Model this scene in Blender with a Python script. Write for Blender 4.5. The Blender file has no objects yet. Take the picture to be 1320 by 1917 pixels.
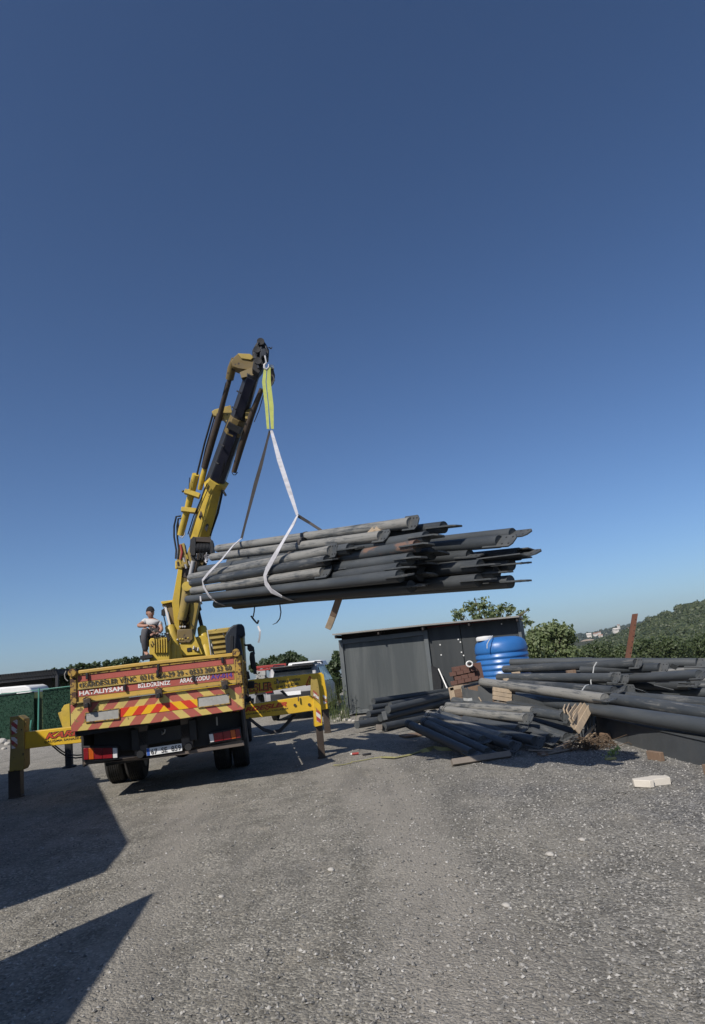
import bpy, bmesh, math, random
import numpy as np
from mathutils import Vector, Matrix, noise
rnd = random.Random(7); R = math.radians
nr = np.random.RandomState(5)
sc = bpy.context.scene; C = sc.collection

# ---------------------------------------------------------------- camera
W, H, F = 1320.0, 1917.0, 1200.0
ROLL = R(6.0); PITCH = math.atan(282/F*math.cos(ROLL))
EYE = Vector((0, 0, 1.6))
cF = Vector((0, math.cos(PITCH), math.sin(PITCH))); u0 = Vector((0, -math.sin(PITCH), math.cos(PITCH))); r0 = Vector((1, 0, 0))
cR = r0*math.cos(ROLL) - u0*math.sin(ROLL); cU = r0*math.sin(ROLL) + u0*math.cos(ROLL)
cam = bpy.data.objects.new('camera', bpy.data.cameras.new('camera')); C.objects.link(cam); sc.camera = cam
m = Matrix((cR, cU, -cF)).transposed().to_4x4(); m.translation = EYE; cam.matrix_world = m
cam.data.sensor_fit = 'VERTICAL'; cam.data.sensor_height = 36; cam.data.lens = 36*F/H
cam.data.clip_start = .05; cam.data.clip_end = 9000

# ---------------------------------------------------------------- sun, sky, exposure
K = Vector((.60, .95, -1)).normalized()          # the way the sunlight travels
EL = math.asin(-K.z); AZ = math.atan2(-K.x, -K.y)
w = bpy.data.worlds.new('World'); sc.world = w; w.use_nodes = True
nt = w.node_tree; bg = nt.nodes['Background']
sky = nt.nodes.new('ShaderNodeTexSky'); sky.sky_type = 'NISHITA'; sky.sun_disc = False
sky.sun_elevation = EL; sky.sun_rotation = AZ; sky.altitude = 200; sky.air_density = .85; sky.dust_density = 1.0; sky.ozone_density = 5.0
gam = nt.nodes.new('ShaderNodeGamma'); gam.inputs[1].default_value = 1.13      # a little of the phone's contrast curve
tint = nt.nodes.new('ShaderNodeMix'); tint.data_type = 'RGBA'; tint.blend_type = 'MULTIPLY'; tint.inputs[0].default_value = 1; tint.inputs[7].default_value = (.95, .99, 1.025, 1)
nt.links.new(sky.outputs[0], gam.inputs[0]); nt.links.new(gam.outputs[0], tint.inputs[6]); nt.links.new(tint.outputs[2], bg.inputs[0]); bg.inputs[1].default_value = .083
sl = bpy.data.lights.new('sun', 'SUN'); sl.energy = 5.0; sl.angle = R(.5); sl.color = (1, .93, .84)
so = bpy.data.objects.new('sun', sl); C.objects.link(so); so.rotation_euler = K.to_track_quat('-Z', 'Y').to_euler(); so.location = (-10, -15, 20)
sc.view_settings.view_transform = 'Standard'; sc.view_settings.look = 'None'; sc.view_settings.gamma = 1
sc.view_settings.use_curve_mapping = False; sc.view_settings.exposure = 0

# ---------------------------------------------------------------- tracing helpers: pixel of the photograph -> point in the world
def ray(x, y): return cF*F + cR*(x-W/2) - cU*(y-H/2)
def G(x, y, z=0):
    d = ray(x, y); return EYE + d*((z-EYE.z)/d.z)
def P(x, y, Y):
    d = ray(x, y); return EYE + d*(Y/d.y)
class Frame:
    def __init__(s, o, yaw=0, roll=0, pitch=0):
        s.m = Matrix.Translation(o) @ Matrix.Rotation(R(yaw), 4, 'Z') @ Matrix.Rotation(R(-roll), 4, 'Y') @ Matrix.Rotation(R(pitch), 4, 'X')
        s.i = s.m.inverted()
    def t(s, x, y, yl):
        c = s.i @ EYE; d = s.i.to_3x3() @ ray(x, y); return c + d*((yl-c.y)/d.y)

# ---------------------------------------------------------------- object helpers
def tag(o, label=None, cat=None, group=None, kind=None):
    if label: o['label'] = label
    if cat: o['category'] = cat
    if group: o['group'] = group
    if kind: o['kind'] = kind
    return o
def empty(name, loc=(0, 0, 0), mat=None, label=None, cat=None, group=None):
    o = bpy.data.objects.new(name, None); C.objects.link(o); o.empty_display_size = .2
    if mat is not None: o.matrix_world = mat
    else: o.location = loc
    return tag(o, label, cat, group)
class MB:
    def __init__(s): s.v = []; s.f = []
    def add(s, vs, fs):
        n = len(s.v); s.v += [tuple(v) for v in vs]; s.f += [tuple(i+n for i in f) for f in fs]; return s
    def box(s, c, size, rot=None):
        hx, hy, hz = [q/2 for q in size]; c = Vector(c)
        vs = [Vector((x, y, z)) for x in (-hx, hx) for y in (-hy, hy) for z in (-hz, hz)]
        if rot is not None: vs = [rot @ v for v in vs]
        return s.add([c+v for v in vs], [(0, 1, 3, 2), (4, 6, 7, 5), (0, 4, 5, 1), (2, 3, 7, 6), (0, 2, 6, 4), (1, 5, 7, 3)])
    def prism(s, poly, ext):
        n = len(poly); ext = Vector(ext); a = [Vector(p) for p in poly]
        return s.add(a+[p+ext for p in a], [tuple(range(n)), tuple(range(2*n-1, n-1, -1))]+[(i, i+n, (i+1) % n+n, (i+1) % n) for i in range(n)])
    def ring_loft(s, rings, cap=True, closed=True):
        n = len(rings[0]); vs = [p for r_ in rings for p in r_]; fs = []
        for k in range(len(rings)-1):
            for i in range(n if closed else n-1):
                j = (i+1) % n; fs.append((k*n+i, k*n+j, (k+1)*n+j, (k+1)*n+i))
        if cap: fs += [tuple(range(n-1, -1, -1)), tuple(range((len(rings)-1)*n, len(rings)*n))]
        return s.add(vs, fs)
    def tube(s, pts, r, n=10, cap=True):
        pts = [Vector(p) for p in pts]; rs = r if isinstance(r, (list, tuple)) else [r]*len(pts); rings = []; prev = None
        for k, p in enumerate(pts):
            d = (pts[min(k+1, len(pts)-1)]-pts[max(k-1, 0)]).normalized()
            if prev is None:
                a = Vector((0, 0, 1)) if abs(d.z) < .9 else Vector((1, 0, 0)); u = d.cross(a).normalized()
            else:
                u = (prev-d*prev.dot(d)).normalized()
            prev = u; v = d.cross(u)
            rings.append([p+(u*math.cos(2*math.pi*i/n)+v*math.sin(2*math.pi*i/n))*rs[k] for i in range(n)])
        return s.ring_loft(rings, cap)
    def lathe(s, prof, c=(0, 0, 0), axis='Z', n=24):
        c = Vector(c); rings = []
        for (r_, z) in prof:
            ring = []
            for i in range(n):
                a = 2*math.pi*i/n; x, y = r_*math.cos(a), r_*math.sin(a)
                ring.append(c+(Vector((x, y, z)) if axis == 'Z' else Vector((z, x, y)) if axis == 'X' else Vector((y, z, x))))
            rings.append(ring)
        return s.ring_loft(rings)
    def profile_bar(s, p0, p1, prof0, prof1=None, side=None):
        p0, p1 = Vector(p0), Vector(p1); d = (p1-p0).normalized(); y = Vector(side or (0, 1, 0))
        sx = d.cross(y).normalized(); uy = sx.cross(d).normalized()*-1
        if sx.x < 0: sx = -sx
        if uy.y < 0: uy = -uy
        prof1 = prof1 or prof0
        return s.ring_loft([[p0+sx*a+uy*b for a, b in prof0], [p1+sx*a+uy*b for a, b in prof1]])
    def bar(s, p0, p1, a, b, a1=None, b1=None, side=None):
        q = lambda a, b: [(-a/2, -b/2), (a/2, -b/2), (a/2, b/2), (-a/2, b/2)]
        return s.profile_bar(p0, p1, q(a, b), q(a1 or a, b1 or b), side)
    def ribbon(s, pts, wd, th, side=(1, 0, 0)):
        pts = [Vector(p) for p in pts]; rings = []; sd = Vector(side)
        for k, p in enumerate(pts):
            d = (pts[min(k+1, len(pts)-1)]-pts[max(k-1, 0)]).normalized()
            a = (sd-d*sd.dot(d)).normalized(); b = d.cross(a)
            ww = wd[k] if isinstance(wd, (list, tuple)) else wd
            rings.append([p-a*ww/2-b*th/2, p+a*ww/2-b*th/2, p+a*ww/2+b*th/2, p-a*ww/2+b*th/2])
        return s.ring_loft(rings)
    def build(s, name, mat, parent=None, bevel=0, smooth=True, ang=38, kind=None, subd=0):
        me = bpy.data.meshes.new(name); me.from_pydata(s.v, [], s.f)
        bm = bmesh.new(); bm.from_mesh(me); bmesh.ops.recalc_face_normals(bm, faces=bm.faces); bm.to_mesh(me); bm.free()
        if smooth:
            me.polygons.foreach_set('use_smooth', [True]*len(me.polygons)); me.set_sharp_from_angle(angle=R(ang))
        return link(name, me, mat, parent, bevel, kind)
def link(name, me, mat, parent=None, bevel=0, kind=None):
    if mat is not None and not me.materials: me.materials.append(mat)
    o = bpy.data.objects.new(name, me); C.objects.link(o)
    if parent is not None: o.parent = parent
    if bevel:
        b = o.modifiers.new('bevel', 'BEVEL'); b.width = bevel; b.segments = 2; b.limit_method = 'ANGLE'; b.angle_limit = R(40); b.harden_normals = False
    if kind: o['kind'] = kind
    return o
def np_mesh(name, verts, faces, mat, parent=None, kind=None, smooth=False, mats_idx=None):
    """verts (n,3), faces (m,k) arrays"""
    me = bpy.data.meshes.new(name); k = faces.shape[1]
    me.vertices.add(len(verts)); me.vertices.foreach_set('co', verts.astype(np.float32).ravel())
    me.loops.add(faces.size); me.loops.foreach_set('vertex_index', faces.astype(np.int32).ravel())
    me.polygons.add(len(faces)); me.polygons.foreach_set('loop_start', np.arange(0, faces.size, k, dtype=np.int32))
    me.polygons.foreach_set('use_smooth', [smooth]*len(faces)); me.update(calc_edges=True)
    return link(name, me, mat, parent, 0, kind)

# ---------------------------------------------------------------- materials
MATS = {}
class N:
    def __init__(s, name):
        s.m = bpy.data.materials.new(name); s.m.use_nodes = True; s.t = s.m.node_tree; s.b = s.t.nodes['Principled BSDF']; s.out = s.t.nodes['Material Output']
    def n(s, ty, **kw):
        q = s.t.nodes.new('ShaderNode'+ty)
        for k, v in kw.items():
            if k in q.inputs.keys(): q.inputs[k].default_value = v
            else: setattr(q, k, v)
        return q
    def l(s, a, b): s.t.links.new(a, b)
    def coord(s, scale=(1, 1, 1), kind='Object', loc=(0, 0, 0)):
        tc = s.n('TexCoord'); mp = s.n('Mapping'); mp.inputs['Scale'].default_value = scale; mp.inputs['Location'].default_value = loc
        s.l(tc.outputs[kind], mp.inputs[0]); return mp.outputs[0]
    def noise(s, scale, detail=4, rough=.55, vec=None, dist=0):
        q = s.n('TexNoise'); q.inputs['Scale'].default_value = scale; q.inputs['Detail'].default_value = detail; q.inputs['Roughness'].default_value = rough; q.inputs['Distortion'].default_value = dist
        s.l(vec if vec is not None else s.coord(), q.inputs['Vector']); return q.outputs[0]
    def ramp(s, fac, stops):
        q = s.n('ValToRGB'); e = q.color_ramp.elements
        while len(e) < len(stops): e.new(.5)
        for i, (p, c) in enumerate(stops):
            e[i].position = p; e[i].color = (*c, 1) if not isinstance(c, (int, float)) else (c, c, c, 1)
        s.l(fac, q.inputs[0]); return q.outputs[0]
    def mix(s, fac, a, b, mode='MIX'):
        q = s.n('Mix', data_type='RGBA', blend_type=mode)
        for sock, v in ((q.inputs[0], fac), (q.inputs[6], a), (q.inputs[7], b)):
            if isinstance(v, (int, float)): sock.default_value = v
            elif isinstance(v, tuple): sock.default_value = (*v, 1)
            else: s.l(v, sock)
        return q.outputs[2]
    def math(s, op, a, b=0.0):
        q = s.n('Math', operation=op)
        for i, v in enumerate((a, b)):
            if isinstance(v, (int, float)): q.inputs[i].default_value = v
            else: s.l(v, q.inputs[i])
        return q.outputs[0]
    def bump(s, h, strength=.3, dist=.01):
        q = s.n('Bump'); q.inputs['Strength'].default_value = strength; q.inputs['Distance'].default_value = dist
        s.l(h, q.inputs['Height']); s.l(q.outputs[0], s.b.inputs['Normal'])
    def col(s, c):
        if isinstance(c, tuple): s.b.inputs['Base Color'].default_value = (*c, 1)
        else: s.l(c, s.b.inputs['Base Color'])
    def fin(s, rough=.6, metal=0, spec=None):
        if isinstance(rough, (int, float)): s.b.inputs['Roughness'].default_value = rough
        else: s.l(rough, s.b.inputs['Roughness'])
        s.b.inputs['Metallic'].default_value = metal
        if spec is not None: s.b.inputs['Specular IOR Level'].default_value = spec
        return s.m
def paint(name, c, chip=.0, chipcol=(.09, .05, .03), rough=.5, var=.25, dirt=.3, scale=1.0, dirtcol=(.12, .10, .08), stretch=(1, 1, 1), spec=.4):
    k = N(name); co = k.coord(stretch)
    v = k.noise(3*scale, 5, .6, co); c2 = tuple(q*(1-var) for q in c); c3 = tuple(min(1, q*(1+var*.5)) for q in c)
    base = k.mix(v, c2, c3)
    d = k.noise(1.7*scale, 8, .7, co, .6); dm = k.ramp(d, [(.45, 0.0), (.75, dirt)])
    base = k.mix(dm, base, dirtcol)
    if chip > 0:
        ch = k.noise(9*scale, 6, .65, co); t = .74-chip*.35; cm = k.ramp(ch, [(t, 0.0), (t+.02, 1.0)]); base = k.mix(cm, base, chipcol)
        k.bump(k.math('MULTIPLY', cm, -1.0), .35, .003)
    k.col(base); rr = k.ramp(v, [(.3, rough-.1), (.7, min(1, rough+.18))])
    return k.fin(rr, spec=spec)
M = {}
M['yellow'] = paint('yellow_paint', (.55, .35, .07), .16, (.10, .06, .03), .45, .25, .5)
M['yellow_clean'] = paint('crane_yellow_paint', (.58, .41, .055), .18, (.07, .045, .025), .45, .3, .5)
M['yellow_bright'] = paint('bright_outrigger_yellow', (.66, .42, .025), .05, (.12, .07, .03), .42, .12, .28)
M['yellow_grimy_shade'] = paint('grimy_shade_yellow_paint', (.17, .12, .04), .40, (.035, .025, .02), .5, .4, .7)  # grimed yellow, darkened further to paint in the boom's shade
M['yellow_dirty_shade'] = paint('dirty_shade_yellow_paint', (.37, .27, .065), .36, (.05, .035, .025), .55, .35, .7)  # dirty yellow; on crane joints and brackets its dark tone paints shade
M['red'] = paint('red_paint', (.40, .095, .072), .10, (.16, .10, .06), .5, .2, .25)
M['rust_frame'] = paint('worn_board_frame', (.40, .25, .05), .62, (.07, .035, .022), .65, .35, .6, 1.6)
M['steel_dark'] = paint('dark_chassis_steel', (.016, .017, .02), 0, rough=.6, dirt=.3, dirtcol=(.07, .06, .05))
M['bumper'] = paint('bumper_brown_grey', (.13, .105, .09), .2, (.05, .03, .02), .6, .3, .5)
M['black'] = paint('black_plastic', (.012, .013, .016), 0, rough=.5, dirt=.15, var=.1)
M['navy'] = paint('dark_intake_plastic', (.013, .018, .028), 0, rough=.55, dirt=.15, var=.15)
M['rubber'] = paint('tyre_rubber', (.022, .022, .023), 0, rough=.85, dirt=.5, dirtcol=(.10, .09, .08))
M['rim'] = paint('steel_rim', (.16, .15, .14), .1, rough=.5)
M['brown_steel'] = paint('oily_brown_steel', (.05, .036, .027), .15, (.03, .02, .015), .5, .3, .4)
M['boom_grey'] = paint('boom_grey_steel', (.028, .032, .042), 0, rough=.4, var=.2, dirt=.2)
M['boom_dark'] = paint('dark_boom_underside', (.010, .012, .026), 0, rough=.4, var=.2, dirt=.1)
M['chrome'] = paint('cylinder_rod', (.45, .45, .46), 0, rough=.3, var=.1, dirt=.3)
M['white'] = paint('white_paint', (.72, .72, .70), .05, rough=.5, var=.08, dirt=.25, dirtcol=(.35, .32, .27))
M['plate_white'] = paint('number_plate', (.75, .76, .76), 0, rough=.5, var=.04, dirt=.2)
M['blue_strip'] = paint('plate_blue', (.03, .10, .40), 0, rough=.5)
M['ink'] = paint('black_lettering', (.02, .018, .018), 0, rough=.5, var=.1, dirt=.2, dirtcol=(.25, .18, .06))
M['ink_brown'] = paint('faded_brown_lettering', (.055, .05, .035), .12, (.40, .27, .06), .5, .2, .3)
M['ink_red'] = paint('red_lettering', (.45, .05, .02), 0, rough=.5, var=.1)
M['ink_orange'] = paint('orange_lettering', (.60, .13, .02), 0, rough=.5, var=.1)
M['ink_white'] = paint('white_lettering', (.75, .70, .68), .16, (.42, .08, .06), .5, .1, .2)
M['ink_blue'] = paint('blue_lettering', (.10, .05, .30), .1, (.42, .08, .06), .5, .1, .2)
M['refl_grey'] = paint('scuffed_reflector_plate', (.36, .36, .34), .3, (.24, .22, .20), .6, .25, .5, 2)
M['lens_red'] = paint('red_lens', (.20, .010, .016), 0, rough=.25, var=.1, dirt=.15)
M['lens_orange'] = paint('orange_lens', (.45, .09, .01), 0, rough=.25, var=.1, dirt=.1)
M['lens_white'] = paint('white_lens', (.65, .65, .65), 0, rough=.25, var=.1, dirt=.1)
M['strap_white'] = paint('white_webbing', (.52, .52, .55), 0, rough=.85, var=.25, dirt=.5, scale=3)
M['strap_lime'] = paint('lime_webbing', (.55, .60, .16), 0, rough=.85, var=.25, dirt=.35, scale=3)
M['strap_ground'] = paint('dusty_yellow_webbing', (.36, .34, .14), 0, rough=.9, var=.35, dirt=.5, scale=4)
M['strap_dark'] = paint('dirty_grey_webbing', (.07, .065, .065), 0, rough=.9, var=.3, dirt=.5, scale=3)
M['skin'] = paint('skin', (.36, .20, .145), 0, rough=.55, var=.08, dirt=0)
M['shirt'] = paint('grey_white_shirt', (.50, .50, .50), .0, rough=.9, var=.2, dirt=.2)
M['trousers'] = paint('grey_trousers', (.075, .075, .085), 0, rough=.9, var=.2, dirt=.2)
M['cloth_black'] = paint('black_cloth', (.012, .012, .014), 0, rough=.9, var=.2, dirt=.05)
M['print'] = paint('shirt_print', (.06, .06, .065), 0, rough=.9)
M['hair'] = paint('dark_hair', (.015, .012, .01), 0, rough=.7)
M['shed_panel'] = paint('anthracite_wall_panel', (.050, .059, .063), 0, rough=.55, var=.06, dirt=.35, scale=.8, dirtcol=(.17, .18, .175), stretch=(2.2, 2.2, .16))
M['shed_dark'] = paint('dark_wall_panel', (.028, .033, .036), 0, rough=.55, var=.1, dirt=.3, scale=.8, dirtcol=(.08, .085, .085), stretch=(2.2, 2.2, .16))
M['shed_frame'] = paint('anthracite_steel_frame', (.095, .108, .115), 0, rough=.5, var=.15, dirt=.3, dirtcol=(.16, .16, .15))
M['roof_edge'] = paint('roof_sheet', (.24, .235, .22), .1, rough=.6, var=.2, dirt=.5)
M['roof_under'] = paint('roof_underside', (.03, .025, .024), 0, rough=.8)
M['red_beam'] = paint('dull_red_beam', (.15, .035, .03), .1, rough=.6)
M['tank_blue'] = paint('blue_polyethylene', (.025, .13, .37), 0, rough=.34, var=.14, dirt=.12, dirtcol=(.12, .22, .42), spec=.5)
M['rope'] = paint('pale_rope', (.45, .47, .47), 0, rough=.9)
M['rust'] = paint('rusty_steel', (.15, .06, .035), .25, (.07, .03, .02), .75, .35, .4, 2)
M['net_green'] = paint('green_hedge_netting', (.012, .046, .027), 0, rough=.95, var=.45, dirt=.2, scale=4, dirtcol=(.01, .025, .015))
M['green_post'] = paint('green_post_paint', (.06, .22, .17), .0, rough=.5, dirt=.2)
M['glass'] = paint('dark_car_glass', (.015, .02, .024), 0, rough=.12, var=.1, dirt=.15, spec=.6)
M['car_grey'] = paint('light_grey_car_paint', (.33, .33, .34), 0, rough=.35, var=.06, dirt=.35)
M['car_dark'] = paint('dark_car_paint', (.022, .024, .028), 0, rough=.35, var=.1, dirt=.25, dirtcol=(.10, .09, .08))
M['brick'] = paint('red_brown_brick', (.125, .062, .048), .15, (.30, .20, .14), .85, .3, .4, 3)
M['paver'] = paint('pale_concrete_paver', (.58, .54, .47), .0, rough=.9, var=.12, dirt=.3, scale=4, dirtcol=(.36, .33, .29))
M['rock'] = paint('pale_rubble', (.44, .42, .38), 0, rough=.95, var=.3, dirt=.4, scale=2)
M['bark'] = paint('bark', (.10, .075, .05), .2, rough=.95, var=.4, scale=3)
M['twig'] = paint('dry_twig', (.10, .068, .042), 0, rough=.95, var=.3, dirt=.3, scale=4)
M['plastic_red'] = paint('red_bottle_label', (.30, .035, .03), 0, rough=.4)
M['dark_hole'] = paint('bolt_hole_dark', (.008, .008, .009), 0, rough=.9, var=0, dirt=0)
M['house_wall'] = paint('far_house_wall', (.62, .58, .52), 0, rough=.9, var=.08, dirt=.1)
M['house_roof'] = paint('far_house_roof', (.34, .17, .11), 0, rough=.9, var=.15, dirt=.1)
M['sand'] = paint('bare_earth', (.40, .31, .22), 0, rough=1, var=.3, dirt=.4, scale=.02, dirtcol=(.12, .12, .06))

def wood(name, c):
    k = N(name); co = k.coord((1, 1, 1)); v = k.noise(28, 6, .65, k.coord((1, 1, .15)), .4); g = k.noise(5, 4, .6, co)
    b = k.mix(v, tuple(q*.62 for q in c), tuple(q*1.15 for q in c)); b = k.mix(k.ramp(g, [(.4, 0.0), (.8, .5)]), b, (.16, .14, .12)); k.col(b); k.bump(v, .3, .003)
    return k.fin(.85)
M['wood'] = wood('weathered_pine', (.46, .36, .25)); M['wood_old'] = wood('old_brown_timber', (.20, .13, .085)); M['wood_grey'] = wood('greyed_timber', (.22, .19, .16))

def pipe_mat(name, dusty=0.0, rusty=False):
    k = N(name); oi = k.n('ObjectInfo'); tc = k.n('TexCoord'); ad = k.n('VectorMath', operation='ADD'); k.l(tc.outputs['Object'], ad.inputs[0])
    sc_ = k.n('VectorMath', operation='SCALE'); cb = k.n('CombineXYZ'); 
    for i in range(3): k.l(oi.outputs['Random'], cb.inputs[i])
    k.l(cb.outputs[0], sc_.inputs[0]); sc_.inputs['Scale'].default_value = 37.0; k.l(sc_.outputs[0], ad.inputs[1])
    def mapped(s): 
        mp = k.n('Mapping'); mp.inputs['Scale'].default_value = s; k.l(ad.outputs[0], mp.inputs[0]); return mp.outputs[0]
    base = k.mix(oi.outputs['Random'], (.032, .037, .042), (.056, .063, .068))
    n1 = k.noise(6, 6, .65, mapped((1, 1, .25))); base = k.mix(k.ramp(n1, [(.42, 0.0), (.68, .55)]), base, (.085, .091, .094))
    n2 = k.noise(26, 6, .7, mapped((1, 1, .07)), .6); zone = k.noise(2.2, 4, .6, mapped((1, 1, .8)), .3); fine = k.noise(60, 3, .7, mapped((1, 1, .35)))
    lo = .40 if dusty > .6 else .52 if dusty > .2 else .60
    m_ = k.math('ADD', k.math('ADD', k.math('MULTIPLY', n2, .55), k.math('MULTIPLY', zone, .35)), k.math('MULTIPLY', fine, .10))
    dm = k.ramp(m_, [(lo, 0.0), (lo+.11, .28+.6*dusty)])
    base = k.mix(dm, base, (.255, .248, .225) if dusty > .3 else (.20, .20, .19))
    n4 = k.noise(50, 3, .6, mapped((1, 1, .12))); base = k.mix(k.ramp(n4, [(.66, 0.0), (.70, .5)]), base, (.03, .03, .03))
    if rusty:
        n3 = k.noise(7, 5, .6, mapped((1, 1, .35))); base = k.mix(k.ramp(n3, [(.50, 0.0), (.58, .75)]), base, (.19, .11, .075))
    k.col(base); k.bump(n2, .15, .002)
    return k.fin(k.ramp(n1, [(.3, .42), (.7, .62)]), spec=.45)
M['pipe'] = pipe_mat('anthracite_pipe_paint', .12); M['pipe_mid'] = pipe_mat('slightly_dusty_pipe_paint', .4)
M['pipe_dusty'] = pipe_mat('dusty_pipe_paint', .85); M['pipe_rusty'] = pipe_mat('rust_scraped_pipe_paint', .2, True)
M['plate_steel'] = paint('grey_plate_steel', (.060, .066, .070), 0, rough=.5, var=.2, dirt=.35, scale=3, dirtcol=(.17, .165, .15))
M['beam_steel'] = paint('anthracite_beam_paint', (.060, .066, .070), 0, rough=.48, var=.2, dirt=.35, scale=1.2, dirtcol=(.10, .10, .096))

def chevron_mat():
    k = N('hazard_chevron_print'); tc = k.n('TexCoord'); sp = k.n('SeparateXYZ'); k.l(tc.outputs['Object'], sp.inputs[0])
    ax = k.math('ABSOLUTE', k.math('SUBTRACT', sp.outputs[0], .085)); nse = k.noise(2.2, 2, .5)
    s_ = k.math('ADD', k.math('ADD', ax, k.math('MULTIPLY', sp.outputs[2], .92)), k.math('MULTIPLY', nse, .02))
    fr = k.math('FRACT', k.math('MULTIPLY', s_, 1/.30)); st = k.math('GREATER_THAN', fr, .47)
    v = k.noise(6, 5, .6); ye = k.mix(v, (.46, .34, .09), (.62, .48, .15)); re = k.mix(v, (.30, .065, .05), (.43, .12, .085)); b = k.mix(st, ye, re)
    e = k.math('MULTIPLY', k.math('ABSOLUTE', k.math('SUBTRACT', sp.outputs[0], .0)), .06)       # edges of the board are worn most
    ch = k.math('ADD', k.noise(11, 7, .7), e); cm = k.ramp(ch, [(.66, 0.0), (.68, 1.0)]); b = k.mix(cm, b, k.mix(v, (.05, .035, .025), (.36, .25, .08)))
    b = k.mix(k.ramp(k.noise(3, 8, .7), [(.5, 0.0), (.8, .5)]), b, (.13, .10, .07)); k.col(b); k.bump(cm, -.3 if False else .2, .002); return k.fin(.5)
M['chevron'] = chevron_mat()
def chevron2():
    k = N('bright_reflective_chevron'); tc = k.n('TexCoord'); sp = k.n('SeparateXYZ'); k.l(tc.outputs['Object'], sp.inputs[0])
    ax = k.math('ABSOLUTE', k.math('SUBTRACT', sp.outputs[0], .085))
    s_ = k.math('ADD', ax, k.math('MULTIPLY', sp.outputs[2], .92)); fr = k.math('FRACT', k.math('MULTIPLY', s_, 1/.26)); st = k.math('GREATER_THAN', fr, .5)
    k.col(k.mix(st, (.72, .40, .015), (.55, .04, .02))); return k.fin(.35)
M['chevron_bright'] = chevron2()
def hazard_small():
    k = N('red_white_warning_tape'); tc = k.n('TexCoord'); sp = k.n('SeparateXYZ'); k.l(tc.outputs['Object'], sp.inputs[0])
    fr = k.math('FRACT', k.math('MULTIPLY', k.math('ADD', sp.outputs[0], sp.outputs[2]), 1/.16)); st = k.math('GREATER_THAN', fr, .5)
    b = k.mix(st, (.60, .58, .56), (.33, .05, .05)); cm = k.ramp(k.noise(12, 6, .7), [(.54, 0.0), (.56, 1.0)]); k.col(k.mix(cm, b, (.30, .20, .05))); return k.fin(.5)
M['tape'] = hazard_small()

def ground_mat():
    k = N('crushed_stone_ground'); co = k.coord((1, 1, 1)); tc = k.n('TexCoord'); sp = k.n('SeparateXYZ'); k.l(tc.outputs['Object'], sp.inputs[0])
    big = k.noise(.35, 5, .6, co, .5); mid = k.ramp(k.noise(1.9, 8, .72, co, .6), [(.32, 0.0), (.68, 1.0)])
    dust = k.mix(mid, (.150, .142, .120), (.290, .275, .238)); grit = k.mix(mid, (.125, .122, .115), (.215, .210, .197))
    # packed dusty wheel path on the left and middle, loose grit on the right
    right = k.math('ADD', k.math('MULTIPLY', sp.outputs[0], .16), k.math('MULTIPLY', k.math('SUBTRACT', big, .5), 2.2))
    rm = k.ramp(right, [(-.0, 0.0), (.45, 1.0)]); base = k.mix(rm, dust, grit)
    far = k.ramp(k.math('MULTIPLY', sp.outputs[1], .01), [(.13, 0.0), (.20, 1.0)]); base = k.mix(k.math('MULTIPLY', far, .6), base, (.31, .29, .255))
    vo = k.n('TexVoronoi'); vo.inputs['Scale'].default_value = 62; k.l(co, vo.inputs['Vector'])
    vo2 = k.n('TexVoronoi'); vo2.inputs['Scale'].default_value = 26; k.l(co, vo2.inputs['Vector'])
    sp1 = k.n('SeparateColor'); k.l(vo.outputs['Color'], sp1.inputs[0]); sp2 = k.n('SeparateColor'); k.l(vo2.outputs['Color'], sp2.inputs[0])
    c1 = k.ramp(sp1.outputs[0], [(0, .42), (.5, .88), (.80, 1.25), (.96, 2.0)]); base = k.mix(k.math('ADD', k.math('MULTIPLY', rm, .3), .7), base, c1, 'MULTIPLY')
    chip = k.math('MULTIPLY', k.ramp(sp2.outputs[1], [(.86, 0.0), (.9, 1.0)]), k.ramp(vo2.outputs['Distance'], [(.25, 1.0), (.36, 0.0)]))
    base = k.mix(k.math('MULTIPLY', chip, k.math('ADD', k.math('MULTIPLY', rm, .65), .12)), base, (.46, .45, .42))
    pt = k.noise(2.3, 4, .55, co, 1.0); base = k.mix(k.ramp(pt, [(.60, 0.0), (.72, .6)]), base, (.32, .29, .235))
    for x0, sl_, cu_ in ((-1.15, .10, .006), (.75, .02, .012), (-.1, -.12, .01)):       # compacted wheel tracks curving towards the truck
        yy = sp.outputs[1]; cx = k.math('ADD', k.math('MULTIPLY', yy, -sl_), k.math('MULTIPLY', k.math('MULTIPLY', yy, yy), -cu_)); dd = k.math('ABSOLUTE', k.math('SUBTRACT', k.math('ADD', sp.outputs[0], k.math('MULTIPLY', k.math('SUBTRACT', mid, .5), .25)), k.math('ADD', cx, x0)))
        tm = k.math('MULTIPLY', k.ramp(dd, [(.10, 1.0), (.42, 0.0)]), k.ramp(big, [(.3, .15), (.6, .75)])); base = k.mix(tm, base, (.29, .27, .235)); rmask = k.math('MULTIPLY', tm, 1.0)
    tr = k.noise(3.0, 4, .6, k.coord((1.6, .25, 1), loc=(3, 0, 0))); base = k.mix(k.ramp(tr, [(.46, 0.0), (.66, .5)]), base, (.275, .258, .222)); tr2 = k.noise(1.4, 5, .65, k.coord((1.8, .35, 1), loc=(9, 4, 0))); base = k.mix(k.ramp(tr2, [(.5, 0.0), (.68, .45)]), base, (.125, .12, .108))
    k.col(base); hh = k.math('ADD', k.math('MULTIPLY', vo.outputs['Distance'], -1.0), k.math('MULTIPLY', vo2.outputs['Distance'], -.7))
    k.bump(k.math('ADD', hh, k.math('MULTIPLY', k.noise(150, 3, .6, co), .8)), .75, .012); return k.fin(.92, spec=.25)
M['ground'] = ground_mat()
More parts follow.
